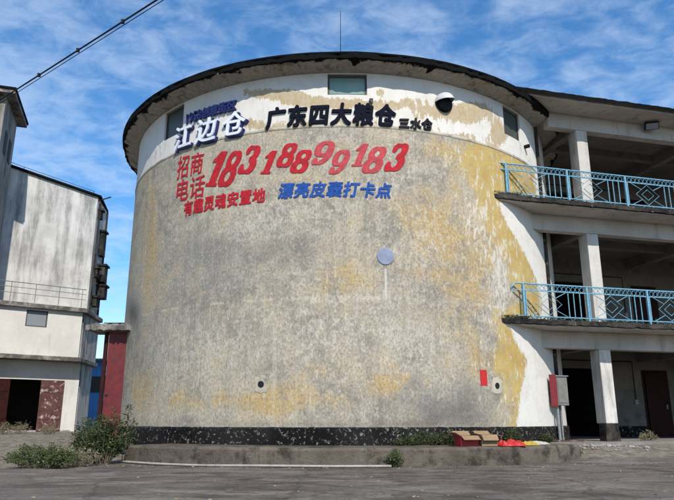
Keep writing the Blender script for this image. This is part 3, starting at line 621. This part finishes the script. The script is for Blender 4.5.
# ceiling lamp hook (fan hanger)
# balcony railings
def railing(z, t_start, label):
    root = empty('balcony_railing', (*OR, z), AR, label=label, cat='railing', group='blue balcony railings'); y = .10; hh = 1.05; sp = 2.05; mt = M['blue_rail']
    posts = [t_start + sp * i for i in range(7)]
    MB().tube([(posts[0] - .38, y + .10, .50), (posts[0] - .42, y + .04, .70), (posts[0] - .36, y, .93), (posts[0] - .25, y, hh), (posts[0], y, hh)] + [(posts[-1], y, hh)], .024, 8).build('top_rail', mt, root)
    for hz in (.86, .13): MB().box(posts[0] - .30, posts[-1], y - .016, y + .016, hz - .014, hz + .014).build('rail', mt, root)
    for i, p in enumerate(posts):
        MB().box(p - .03, p + .03, y - .03, y + .03, -.01, hh - .02).build('post', mt, root)
        MB().box(p + .055, p + .083, y - .014, y + .014, .144, .846).build('bar', mt, root)
        if i == len(posts) - 1: break
        for q in (1.42, 1.60, 1.80): MB().box(p + q - .011, p + q + .011, y - .011, y + .011, .144, .846).build('bar', mt, root)
        c = p + .78; zc = .495
        for sx, sz in ((.42, .33), (.22, .175)):
            MB().tube([(c - sx, y, zc), (c, y, zc + sz), (c + sx, y, zc), (c, y, zc - sz)], .013, 5, True).build('diamond', mt, root)
        for s in (-1, 1):
            for v in (-1, 1): MB().tube([(c + s * .21, y, zc + v * .165), (c + s * .58, y, zc + v * .35)], .011, 5).build('brace', mt, root)
        m = MB(); k = 13                                  # rows of small rings along the top and foot
        for j in range(k):
            x = p + .09 + (sp - .18) * (j + .5) / k; m.tube([(x + .062 * math.cos(a * TAU / 12), y, .945 + .068 * math.sin(a * TAU / 12)) for a in range(12)], .009, 4, True)
        m.build('ring_row', mt, root)
        m = MB()
        for j in range(5):
            x = p + .2 + (sp - .4) * (j + .5) / 5; m.tube([(x + .14 * math.cos(a * TAU / 14), y, .06 + .05 * math.sin(a * TAU / 14)) for a in range(14)], .009, 4, True)
        m.build('scroll_row', mt, root)
railing(FZ[2], .62, 'sky blue metal railing with diamond panels on the upper balcony')
railing(FZ[1], .90, 'sky blue metal railing with diamond panels on the lower balcony')

# ------------------------------------------------------------------ electric cabinet at the right of the silo
_ct, _ = on_cyl(556.5, 392, R + .16); _cp = Vector((CX, CY, 0)) + cyl(_ct, 0, R + .16)
cab = empty('electric_cabinet', (_cp.x, _cp.y, 1.42), math.radians(14), label='grey electric cabinet with red side door beside the silo wall', cat='cabinet')
MB().box(-.05, .30, -.12, .2, .03, .84).build('body', M['cabinet'], cab, bevel=.012); MB().box(-.28, -.055, -.14, -.11, .0, .90).build('door', simple('cabinet_red', (.17, .014, .018), .6, .25, 6), cab, bevel=.008)
MB().box(-.02, .28, -.132, -.121, .10, .78).build('front_plate', M['cabinet'], cab, bevel=.005); MB().box(-.08, .33, -.15, .22, .845, .875).build('rain_cap', M['metal'], cab)
MB().tube([(.0, .02, -.98), (.0, .02, .03)], .045, 10).build('conduit', M['metal'], cab); MB().tube([(.12, .05, -.98), (.12, .05, .03)], .03, 8).build('conduit', M['metal'], cab)

# ------------------------------------------------------------------ warehouse on the left
war = empty('warehouse_building', (*OL, 0), AL, label='weathered white warehouse with streaked upper wall and dark doorway', cat='building')
BK = 2.5; sl = .51 / .85                               # oblique right-hand end wall
def foot(y0, x1=0.0, x0=-14): return [(x0, y0), (x1 + sl * y0, y0), (x1 + sl * BK, BK), (x0, BK)]
zg = .2
dx0, _ = on_plane(8, 379, OL, AL, .6); dx1, _ = on_plane(44, 380, OL, AL, .6)
MB().box(-14, dx0, .6, .85, zg, 3.55).build('wall', M['band'], war); MB().box(dx1, .30, .6, .85, zg, 3.55).build('wall', M['band'], war); MB().box(dx0, dx1, .6, .85, 2.75, 3.55).build('lintel', M['band'], war)
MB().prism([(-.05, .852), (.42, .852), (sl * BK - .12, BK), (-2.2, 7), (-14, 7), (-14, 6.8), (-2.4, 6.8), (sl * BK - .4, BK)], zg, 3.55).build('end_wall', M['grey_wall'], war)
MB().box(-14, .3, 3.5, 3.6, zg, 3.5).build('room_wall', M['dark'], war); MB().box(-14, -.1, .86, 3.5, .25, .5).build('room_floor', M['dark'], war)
for a, b, c, d, mt in ((dx1 - .12, on_plane(64.5, 381, OL, AL, .55)[0], .6, 2.74, 'rustdoor'), (dx0 - .85, dx0 + .1, .6, 2.74, 'maroon')):
    o = MB().box(a, b, .50, .55, c, d).build('door', M[mt], war, bevel=.01)
    for z in (c + .5, d - .5): MB().box(a + .05, b - .05, .485, .499, z - .03, z + .03).build('door_rail', M[mt], o)
MB().box(-14, .12, .57, .599, zg, .62).build('wall_foot', M['grey_wall'], war)
MB().prism([(-14, -.14), (.10, -.14), (sl * BK + .15, BK + .1), (-2, 7), (-14, 7)], 3.55, 3.74).build('ledge', M['ledge'], war, bevel=.02)
wz = [on_plane(25, 326, OL, AL, 0), on_plane(48.5, 311.5, OL, AL, 0)]; (wx0, wz0), (wx1, wz1) = wz
for a, b, c, d in ((-14, wx0, 3.74, 5.75), (wx1, -.0, 3.74, 5.75), (wx0, wx1, 3.74, wz0), (wx0, wx1, wz1, 5.75)): MB().box(a, b, 0, .22, c, d).build('band_wall', M['band'], war)
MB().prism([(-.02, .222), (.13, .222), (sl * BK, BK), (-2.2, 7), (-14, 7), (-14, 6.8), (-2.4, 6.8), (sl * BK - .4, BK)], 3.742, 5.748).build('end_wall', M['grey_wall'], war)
f = MB()
for a, b, c, d in ((wx0, wx1, wz1 - .05, wz1), (wx0, wx1, wz0, wz0 + .05), (wx0, wx0 + .05, wz0 + .05, wz1 - .05), (wx1 - .05, wx1, wz0 + .05, wz1 - .05)): f.box(a + .002, b - .002, .05, .10, c, d)
f = f.build('window', M['frame'], war); MB().box(wx0 + .05, wx1 - .05, .07, .08, wz0 + .05, wz1 - .05).build('pane', M['greyglass'], f)
MB().prism([(-14, -.18), (.14, -.18), (sl * BK + .2, BK + .1), (-2, 7.1), (-14, 7.1)], 5.75, 5.95).build('balcony_ledge', M['ledge'], war, bevel=.02)
m = MB(); m.prism([(-14, .9), (.40, .9), (.40 + sl * (BK - .9), BK), (-2, 7), (-14, 7)], 5.95, lambda x, y: 11.66 - .15 * (x - .4)); m.build('upper_wall', M['facade'], war)
MB().prism([(-14, .78), (.52, .78), (.50 + sl * (BK - .9), BK + .1), (-2, 7.1), (-14, 7.1)], lambda x, y: 11.665 - .15 * (x - .4), lambda x, y: 11.76 - .15 * (x - .4)).build('roof', M['felt'], war)
rl = MB(); 
for z in (6.35, 6.6): rl.tube([(-14, -.02, z), (.05, -.02, z)], .014, 5)
rl.tube([(-14, -.02, 6.82), (.05, -.02, 6.82)], .02, 5); ro = rl.build('ledge_railing', M['metal'], war)
for i in range(15): MB().tube([(-13.9 + i * .985, -.02, 5.99), (-13.9 + i * .985, -.02, 6.82)], .016, 5).build('baluster', M['metal'], war)
wr = MB(); wr.tube([(-14, 1.2, 14.2), (.3, 1.2, 12.02)], .012, 4)
for x in (-9, -6, -3, .25): wr.tube([(x, 1.2, 11.7 - .15 * (x - .4)), (x, 1.2, 12.02 - .152 * (x - .3))], .012, 4)
wr.build('roof_wire', M['black'], war)
# hoods, pipe runs and meter boxes crowding the end wall
ed = Vector((sl, 1, 0)).normalized(); en = Vector((ed.y, -ed.x, 0))
def on_end(y, z, off, x1=.40): b = Vector((x1 + sl * (y - .9), y, z)); return b + en * off
for y, z, wy, h, dp in ((1.25, 10.9, .35, .5, .16), (1.9, 9.6, .5, 1.3, .22), (1.4, 8.0, .4, .5, .2), (2.1, 8.1, .6, .9, .36), (2.2, 7.2, .6, .7, .40), (1.6, 6.6, .5, .5, .25)):
    A = on_end(y, z, 0); Mw = Matrix((( *(-en), 0), (*ed, 0), (0, 0, 1, 0), (0, 0, 0, 1))).transposed(); Mw.translation = A
    Mw = Matrix.Translation(A) @ Matrix(((-en.x, ed.x, 0, 0), (-en.y, ed.y, 0, 0), (0, 0, 1, 0), (0, 0, 0, 1)))
    hb = MB(); hb.box(-dp, .02, -wy / 2, wy / 2, -h / 2, h / 2 - .1, Mw); hb.box(-dp - .08, .02, -wy / 2 - .06, wy / 2 + .06, h / 2 - .099, h / 2, Mw); hb.build('window_cage', M['edge'], war)
for y in (1.1, 2.35): a = on_end(y, 0, .08); MB().tube([(a.x, a.y, 4), (a.x, a.y, 11.4)], .05, 8).build('drain_pipe', M['edge'], war)
a = on_end(.95, 11.5, .02); MB().tube([a, a + Vector((.55, -.1, .28))], .035, 6).build('water_spout', M['edge'], war)

# stair tower at the far left
A = at_z(15, 92, 14.0); B = at_z(27, 127, 14.0); dv = (B - A); dv.z = 0; Ls = dv.length; dv.normalize(); ang = math.atan2(dv.y, dv.x) - math.pi / 2
tw = empty('stair_tower', (A.x, A.y, 0), ang, label='tall grey stair tower with wide flat eave, cut by the left photo edge', cat='building')
ins = .36; W = 5.0
m = MB(); m.box(-W + ins, -ins, ins, Ls - ins, .1, 13.95)
m.build('wall', plaster('tower_plaster', (.20, .185, .16), (.28, .26, .225), (.05, .047, .045), (.44, .60), streak=1), tw)
MB().box(-W, 0, 0, Ls, 13.95, 14.1).build('eave_slab', M['ledge'], tw); MB().box(-W - .04, .04, -.04, Ls + .04, 14.101, 14.2).build('roof', M['felt'], tw)
for y, z in ((Ls * .38, 12.3), (Ls * .66, 12.3), (Ls * .38, 9.0)):
    w_ = MB().box(-ins + .001, -ins + .03, y - .22, y + .22, z - .55, z + .45).build('window', M['frame'], tw); MB().box(-ins + .031, -ins + .036, y - .18, y + .18, z - .5, z + .4).build('pane', M['black'], w_)

# ------------------------------------------------------------------ passage between silo and warehouse
gate = empty('passage_gate', (-7.1, 20.0, .2), math.radians(3), label='tall red gate leaf under a broken canopy beside the silo', cat='gate')
MB().box(.0, .70, -.04, .03, .0, 3.49).build('gate_leaf', M['redpaint'], gate, bevel=.01)
for z in (.12, 1.2, 2.3, 3.36): MB().box(.03, .67, .031, .06, z - .04, z + .04).build('gate_brace', M['redpaint'], gate)
MB().box(.705, .80, -.06, .12, -.1, 3.45).build('gate_post', M['band'], gate); MB().box(.03, .12, -.06, -.041, 1.55, 1.60).build('latch', M['black'], gate)
cn = MB(); n = 26; vs = []
for i in range(n + 1):
    x = -.62 + (1.60) * i / n; j = .09 * nz(i * .6, 2) + .04 * nz(i * 2.3, 2); k = .10 * nz(i * .9, 5) + .05 * nz(i * 2.7, 6)
    vs += [(x, -.42 + k, 3.52 + j * .5), (x, -.42 + k, 3.66 + j), (x, .2, 3.80 + j), (x, .9, 3.78), (x, .9, 3.53)]
cn.add(vs, [(i * 5 + k, (i + 1) * 5 + k, (i + 1) * 5 + (k + 1) % 5, i * 5 + (k + 1) % 5) for i in range(n) for k in range(5)] + [(0, 1, 2, 3, 4), tuple(n * 5 + k for k in (4, 3, 2, 1, 0))])
cn.build('canopy', M['ledge'], gate)
MB().box(-.14, -.03, -.03, .05, -.1, 3.5).build('gate_jamb', M['maroon'], gate)
shed = empty('blue_shed', (-15.2, 38, .4), 0, label='small blue metal shed seen through the passage gap', cat='shed')
for i in range(9): MB().box(.28 * i, .28 * i + .272, 0, .05 + .02 * (i % 2), 0, 4.0).build('panel', M['bluetarp'], shed)
MB().box(0, 2.5, .08, 3, 0, 4.0).build('body', M['bluetarp'], shed); MB().box(-.1, 2.6, -.3, 3.1, 4.0, 4.12).build('roof', M['metal'], shed); MB().box(.9, 1.7, -.03, -.001, 2.2, 3.1).build('window', M['frame'], shed)
far = empty('distant_house', (-16.5, 46, .4), 0, label='pale distant house behind the blue shed in the gap', cat='house')
MB().box(0, 3.2, 0, 5, 0, 7.2).build('wall', M['facade'], far); MB().box(-.2, 3.4, -.3, 5.2, 7.2, 7.4).build('roof', M['felt'], far)
for z in (5.9, 4.9):
    for x in (.4, 1.4, 2.3): MB().box(x, x + .6, -.04, -.001, z, z + .6).build('window', M['frame'], far)

# ------------------------------------------------------------------ plants
def leafmesh(m, p, d, L, W, rnd):
    d = d.normalized(); s = d.cross(Vector((rnd.uniform(-1, 1), rnd.uniform(-1, 1), rnd.uniform(.2, 1)))); s = s.normalized() if s.length > 1e-3 else Vector((1, 0, 0)); nn = s.cross(d)
    m.add([p, p + d * L * .45 + s * W * .5 + nn * W * .15, p + d * L - nn * W * .3, p + d * L * .45 - s * W * .5 + nn * W * .15], [(0, 1, 2), (0, 2, 3)])
def bush(name, label, cat, x, y, w_, h, nst, nl, L, W, mat, seed, z=None, group=None, spread=1.0, dpt=None):
    rnd = random.Random(seed); z = ground_z(x, y) if z is None else z; root = empty(name, (x, y, z - .01), label=label, cat=cat, group=group); st = MB(); fo = MB(); dpt = dpt or w_ * .8
    for i in range(nst):
        a = rnd.uniform(0, TAU); rr = math.sqrt(rnd.random()); tx, ty = math.cos(a) * rr * w_ / 2, math.sin(a) * rr * dpt / 2; th = h * (1 - .55 * rr * rr) * rnd.uniform(.65, 1.08)
        b = Vector((tx * .35, ty * .35, 0)); t = Vector((tx * spread, ty * spread, th)); mid = (b + t) / 2 + Vector((rnd.uniform(-.05, .05), rnd.uniform(-.05, .05), th * .12))
        pts = [(b * (1 - u)**2 + mid * 2 * u * (1 - u) + t * u * u) for u in (0, .25, .5, .75, 1)]
        st.tube(pts, [max(.003, h * .008 * (1 - u * .8)) for u in (0, .25, .5, .75, 1)], 4)
        for k in range(nl):
            u = rnd.uniform(.12, 1)**.75; p = b * (1 - u)**2 + mid * 2 * u * (1 - u) + t * u * u
            d = Vector((rnd.gauss(0, 1), rnd.gauss(0, 1), rnd.gauss(.25, .7))); p = p + d.normalized() * rnd.uniform(0, .06 * h + .02); p.z = max(p.z, .01)
            leafmesh(fo, p, d, L * rnd.uniform(.6, 1.25), W * rnd.uniform(.7, 1.2), rnd)
    st.build('stems', M['bark'], root, kind='stuff'); fo.build('foliage', mat, root, kind='stuff'); return root
bush('leafy_shrub', 'dark green leafy shrub growing in front of the red gate', 'shrub', -5.5, 15.75, 1.12, 1.30, 44, 58, .095, .038, M['leafA'], 1)
bush('leafy_shrub', 'smaller dark shrub behind, at the warehouse corner', 'shrub', -6.75, 18.3, 1.0, 1.1, 34, 50, .10, .045, M['leafA'], 2)
bush('leafy_shrub', 'sparse leafy shoots against the silo foot beside the red gate', 'shrub', -5.25, 16.6, .6, 1.35, 9, 34, .10, .036, M['leafA'], 31)
bush('weed_patch', 'low spreading green weed mound at left foreground', 'weeds', -6.3, 14.35, 1.75, .56, 120, 34, .06, .028, M['leafB'], 3, dpt=.9)
bush('weed_patch', 'dry pale weeds between the green mound and the dark shrub', 'weeds', -5.75, 15.0, 1.1, .42, 60, 18, .07, .018, M['dry'], 4, dpt=.7)
for i, (px, py, w_, h, lb) in enumerate(((20, 432, .7, .5, 'dry grass tuft before the dark warehouse doorway'), (4, 434, .6, .45, 'dry grass tuft at the left photo edge'), (47, 436, .6, .35, 'dry grass tuft before the rusty warehouse door'))):
    p = at_y(px, py, 24.5); bush('grass_tuft', lb, 'weeds', p.x, 24.5, w_, h, 26, 14, .14, .014, M['dry'], 40 + i)
for i, (px, py, w_, h, n_, lb) in enumerate(((397, 467, .42, .40, 26, 'green weed clump growing at the foot of the curved step'), (575, 458, .4, .35, 18, 'small weed clump by the right end of the curved step'), (650, 452, .6, .35, 20, 'dry weed clump before the gallery floor near the column'))):
    p = at_z(px, py, .08 if i < 1 else .12); mt = M['leafB'] if i < 2 else M['dry']
    if i == 0: p = Vector((CX, CY, 0)) + cyl(math.atan2(p.x - CX, CY - p.y), .05, RS + .14)
    bush('weed_clump', lb, 'weeds', p.x, p.y, w_, h, n_, 30, .055, .026, mt, 60 + i)
for i, (px, w_, h, lb) in enumerate(((424, 1.0, .34, 'creeping weeds on the step at the left of the cartons'), (449, 1.0, .40, 'taller creeping weeds on the step behind the red carton'), (404, .7, .2, 'thin creeping weeds on the step left of the other weeds'), (512, .5, .40, 'green weeds on the step behind the red plastic sheet'), (545, .4, .22, 'small weeds on the step near the electric cabinet'))):
    th, _ = on_cyl(px, 436, R + .2); p = Vector((CX, CY, 0)) + cyl(th, 0, R + .22)
    bush('wall_weeds', lb, 'weeds', p.x, p.y, w_, h, 60, 26, .045, .022, M['leafA'], 80 + i, z=.46, dpt=.26)
# moss and litter collected on the balcony edges
for k, z in enumerate(FZ[1:3]):
    rnd = random.Random(90 + k); m = MB(); root = empty('ledge_litter', (*OR, z + .03), AR, label=('dead leaves and moss piled on the lower balcony edge', 'dead leaves and moss piled on the upper balcony edge')[k], cat='litter')
    for i in range(1500):
        t = rnd.choice((rnd.uniform(-.12, 1.0), rnd.uniform(-.1, 8))); p = Vector((t, rnd.uniform(-.03, .22), rnd.uniform(0, .07 * math.exp(-abs(t - .3) * .3) + .02)))
        leafmesh(m, p, Vector((rnd.gauss(0, 1), rnd.gauss(0, 1), rnd.gauss(.1, .5))), rnd.uniform(.03, .08), rnd.uniform(.015, .04), rnd)
    m.build('leaf_litter', M['moss'], root, kind='stuff')

# ------------------------------------------------------------------ small things on the step and ground
def carton(name, label, x, y, rz, w_, d_, h, mat, flaps, tilt=0):
    root = empty(name, (x, y, .462), rz, label=label, cat='box'); t = .012; root.rotation_euler[1] = tilt
    for a, b, c, d in ((-w_ / 2, w_ / 2, -d_ / 2, -d_ / 2 + t), (-w_ / 2, w_ / 2, d_ / 2 - t, d_ / 2), (-w_ / 2, -w_ / 2 + t, -d_ / 2 + t, d_ / 2 - t), (w_ / 2 - t, w_ / 2, -d_ / 2 + t, d_ / 2 - t)):
        MB().box(a, b, c, d, 0, h).build('side_panel', mat, root)
    MB().box(-w_ / 2 + t, w_ / 2 - t, -d_ / 2 + t, d_ / 2 - t, 0, t).build('base_panel', M['cardboard'], root)
    for ax, s, an, ln in flaps:                            # flap: axis, side, opening angle, length
        if ax == 'y': Mx = Matrix.Translation((0, s * d_ / 2, h)) @ Matrix.Rotation(-s * an, 4, 'X'); MB().box(-w_ / 2 + .005, w_ / 2 - .005, *sorted((0, s * ln)), .0, t * .8, Mx).build('flap', M['cardboard'], root)
        else: Mx = Matrix.Translation((s * w_ / 2, 0, h)) @ Matrix.Rotation(s * an, 4, 'Y'); MB().box(*sorted((0, s * ln)), -d_ / 2 + .005, d_ / 2 - .005, .0, t * .8, Mx).build('flap', M['cardboard'], root)
carton('carton', 'open red carton with cardboard flaps on the curved step', 3.02, 15.62, .3, .44, .34, .23, M['redcard'], (('y', -1, .55, .17), ('x', -1, -.5, .15), ('x', 1, .3, .16), ('y', 1, -.7, .15)))
carton('carton', 'open brown cardboard box beside the red carton', 3.52, 15.72, .25, .40, .32, .25, M['cardboard'], (('y', -1, 1.0, .15), ('x', 1, .2, .16), ('y', 1, -.5, .16), ('x', -1, -.2, .14)))
def crumple(name, label, cat, x, y, w_, d_, h, mat, seed, rz=0):
    m = MB(); n = 18; rnd = random.Random(seed); top = []; 
    for j in range(n + 1):
        for i in range(n + 1):
            u, v = i / n * 2 - 1, j / n * 2 - 1; e = max(0, 1 - max(abs(u), abs(v))**3); k = mnoise.noise((u * 2.3 + seed, v * 2.3, 1)) + .6 * mnoise.noise((u * 6 + seed, v * 6, 4))
            jx = .15 * mnoise.noise((u * 2, v * 2, seed + 7)); top.append((u * w_ / 2 * (1 + jx), v * d_ / 2 * (1 + jx), h * (.35 * e + .65 * e * max(0, .5 + k)) + .008))
    N = (n + 1)**2; m.v = top + [(x_, y_, 0.0) for x_, y_, z_ in top]; q = n + 1
    m.f = [(j * q + i, j * q + i + 1, (j + 1) * q + i + 1, (j + 1) * q + i) for j in range(n) for i in range(n)]; m.f += [tuple(reversed([N + a for a in f])) for f in m.f]
    bd = [i for i in range(n)] + [i * q + n for i in range(n)] + [n * q + n - i for i in range(n)] + [(n - i) * q for i in range(n)]
    m.f += [(b, a, N + a, N + b) for a, b in zip(bd, bd[1:] + bd[:1])]
    o = m.build(name, mat, label=label, cat=cat); o.location = (x, y, .462); o.rotation_euler = (0, 0, rz); return o
crumple('plastic_sheet', 'crumpled bright red plastic sheet on the step beside the boxes', 'sheet', 4.08, 15.75, .62, .4, .15, M['redsheet'], 3, .3)
crumple('plastic_bag', 'crumpled yellow plastic bag on the step by the red sheet', 'bag', 4.62, 16.15, .55, .25, .09, M['yellow'], 8, .5)
crumple('sacking', 'flattened grey sacking on the step beyond the yellow bag', 'sack', 5.0, 16.75, .6, .4, .08, M['greysheet'], 12, .7)
# loose pale pipe along the foot of the step
pp = [];
for i in range(19):
    t = -.63 + (.74) * i / 18; r_ = RS + .16 + (.12 if i > 13 else 0) * (i - 13) / 5; p = Vector((CX, CY, 0)) + cyl(t, 0, r_); p.z = ground_z(p.x, p.y) + .035; pp.append(p)
m = MB(); m.tube(pp, .027, 8); m.build('loose_pipe', M['pipe'], smooth=True, label='long pale pipe lying along the foot of the step', cat='pipe')
# rubble, pebbles
_q = (1 + 5**.5) / 2
ICO = [Vector(v).normalized() for v in ((-1, _q, 0), (1, _q, 0), (-1, -_q, 0), (1, -_q, 0), (0, -1, _q), (0, 1, _q), (0, -1, -_q), (0, 1, -_q), (_q, 0, -1), (_q, 0, 1), (-_q, 0, -1), (-_q, 0, 1))]
ICOF = [(0, 11, 5), (0, 5, 1), (0, 1, 7), (0, 7, 10), (0, 10, 11), (1, 5, 9), (5, 11, 4), (11, 10, 2), (10, 7, 6), (7, 1, 8), (3, 9, 4), (3, 4, 2), (3, 2, 6), (3, 6, 8), (3, 8, 9), (4, 9, 5), (2, 4, 11), (6, 2, 10), (8, 6, 7), (9, 8, 1)]
def rubble(name, label, spots, n, s0, s1, mat, seed):
    rnd = random.Random(seed); m = MB()
    for i in range(n):
        x, y = spots(rnd); s = s0 * (s1 / s0)**(rnd.random()**2.6); z = max(ground_z(x, y), 0) + s * .12
        rot = Matrix.Rotation(rnd.uniform(0, TAU), 3, 'Z') @ Matrix.Rotation(rnd.uniform(-.4, .4), 3, 'X'); sx_, sy_, sz_ = rnd.uniform(.7, 1.2), rnd.uniform(.6, 1), rnd.uniform(.35, .7)
        m.add([rot @ Vector((v[0] * sx_, v[1] * sy_, v[2] * sz_)) * s * .5 * rnd.uniform(.75, 1.1) + Vector((x, y, z)) for v in ICO], ICOF)
    return m.build(name, mat, label=label, kind='stuff', cat='rubble')
def loc_r(t, d): return OR[0] + t * math.cos(AR) - d * math.sin(AR), OR[1] + t * math.sin(AR) + d * math.cos(AR)
rubble('rubble', 'broken masonry rubble around the gallery column foot', lambda r: loc_r(r.gauss(2.7, .7), r.gauss(.1, .4)), 600, .015, .16, M['stone'], 5)
rubble('pebbles', 'small stones scattered over the concrete yard', lambda r: (r.uniform(-9, 10), r.uniform(8.5, 16) - .0), 500, .008, .04, M['dirtstone'], 6)
rubble('dirt_clods', 'dirt and stones on the bank before the warehouse', lambda r: (r.uniform(-15, -6), r.uniform(14.5, 27)), 900, .015, .12, M['dirtstone'], 7)
rnd = random.Random(17); m = MB()
for i in range(520):
    x, y = rnd.uniform(-9, 10), rnd.uniform(8.2, 15.5)
    if rnd.random() < .45: y = 14.3 + rnd.gauss(0, .25) + .035 * x * x * .8; 
    leafmesh(m, Vector((x, y, ground_z(x, y) + .008)), Vector((rnd.gauss(0, 1), rnd.gauss(0, 1), rnd.uniform(0, .3))), rnd.uniform(.03, .09), rnd.uniform(.015, .035), rnd)
m.build('fallen_leaves', M['dry'], kind='stuff', label='dry fallen leaves scattered over the yard and along the step', cat='leaves')
bd = MB().box(-.45, .45, -.06, .06, 0, .03); o = bd.build('timber_offcut', M['rustdoor'], label='reddish timber offcut lying at the right end of the step', cat='plank'); x, y = loc_r(2.3, .75); o.location = (x, y, .47); o.rotation_euler = (0, 0, -.35)

# ------------------------------------------------------------------ overhead cables
def cable(label, pa, pb, sag, r, off, clips=()):
    pts = []
    for i in range(61):
        u = i / 60; p = pa.lerp(pb, u); p = p + off; p.z -= sag * 4 * u * (1 - u); pts.append(p)
    root = empty('overhead_cable', pts[0], label=label, cat='cable', group='cables crossing the sky')
    MB().tube([p - pts[0] for p in pts], r, 6).build('wire', M['black'], root)
    for k in clips: c = pts[k] - pts[0]; MB().box(c.x - .02, c.x + .02, c.y - .02, c.y + .02, c.z - .025, c.z + .03).build('clip', M['black'], root)
p1 = at_y(0, 100, 10.0); p2 = at_y(158, -1, 7.3); pa = p1 + (p1 - p2) * 3.6; pb = p2 + (p2 - p1) * 3.2
cable('thick upper black cable crossing the sky at top left', pa, pb, .0, .0125, Vector((0, 0, 0)), (30, 32, 34))
cable('thin lower black cable just under the thick one', pa, pb, .05, .006, Vector((0, 0, -.02)))
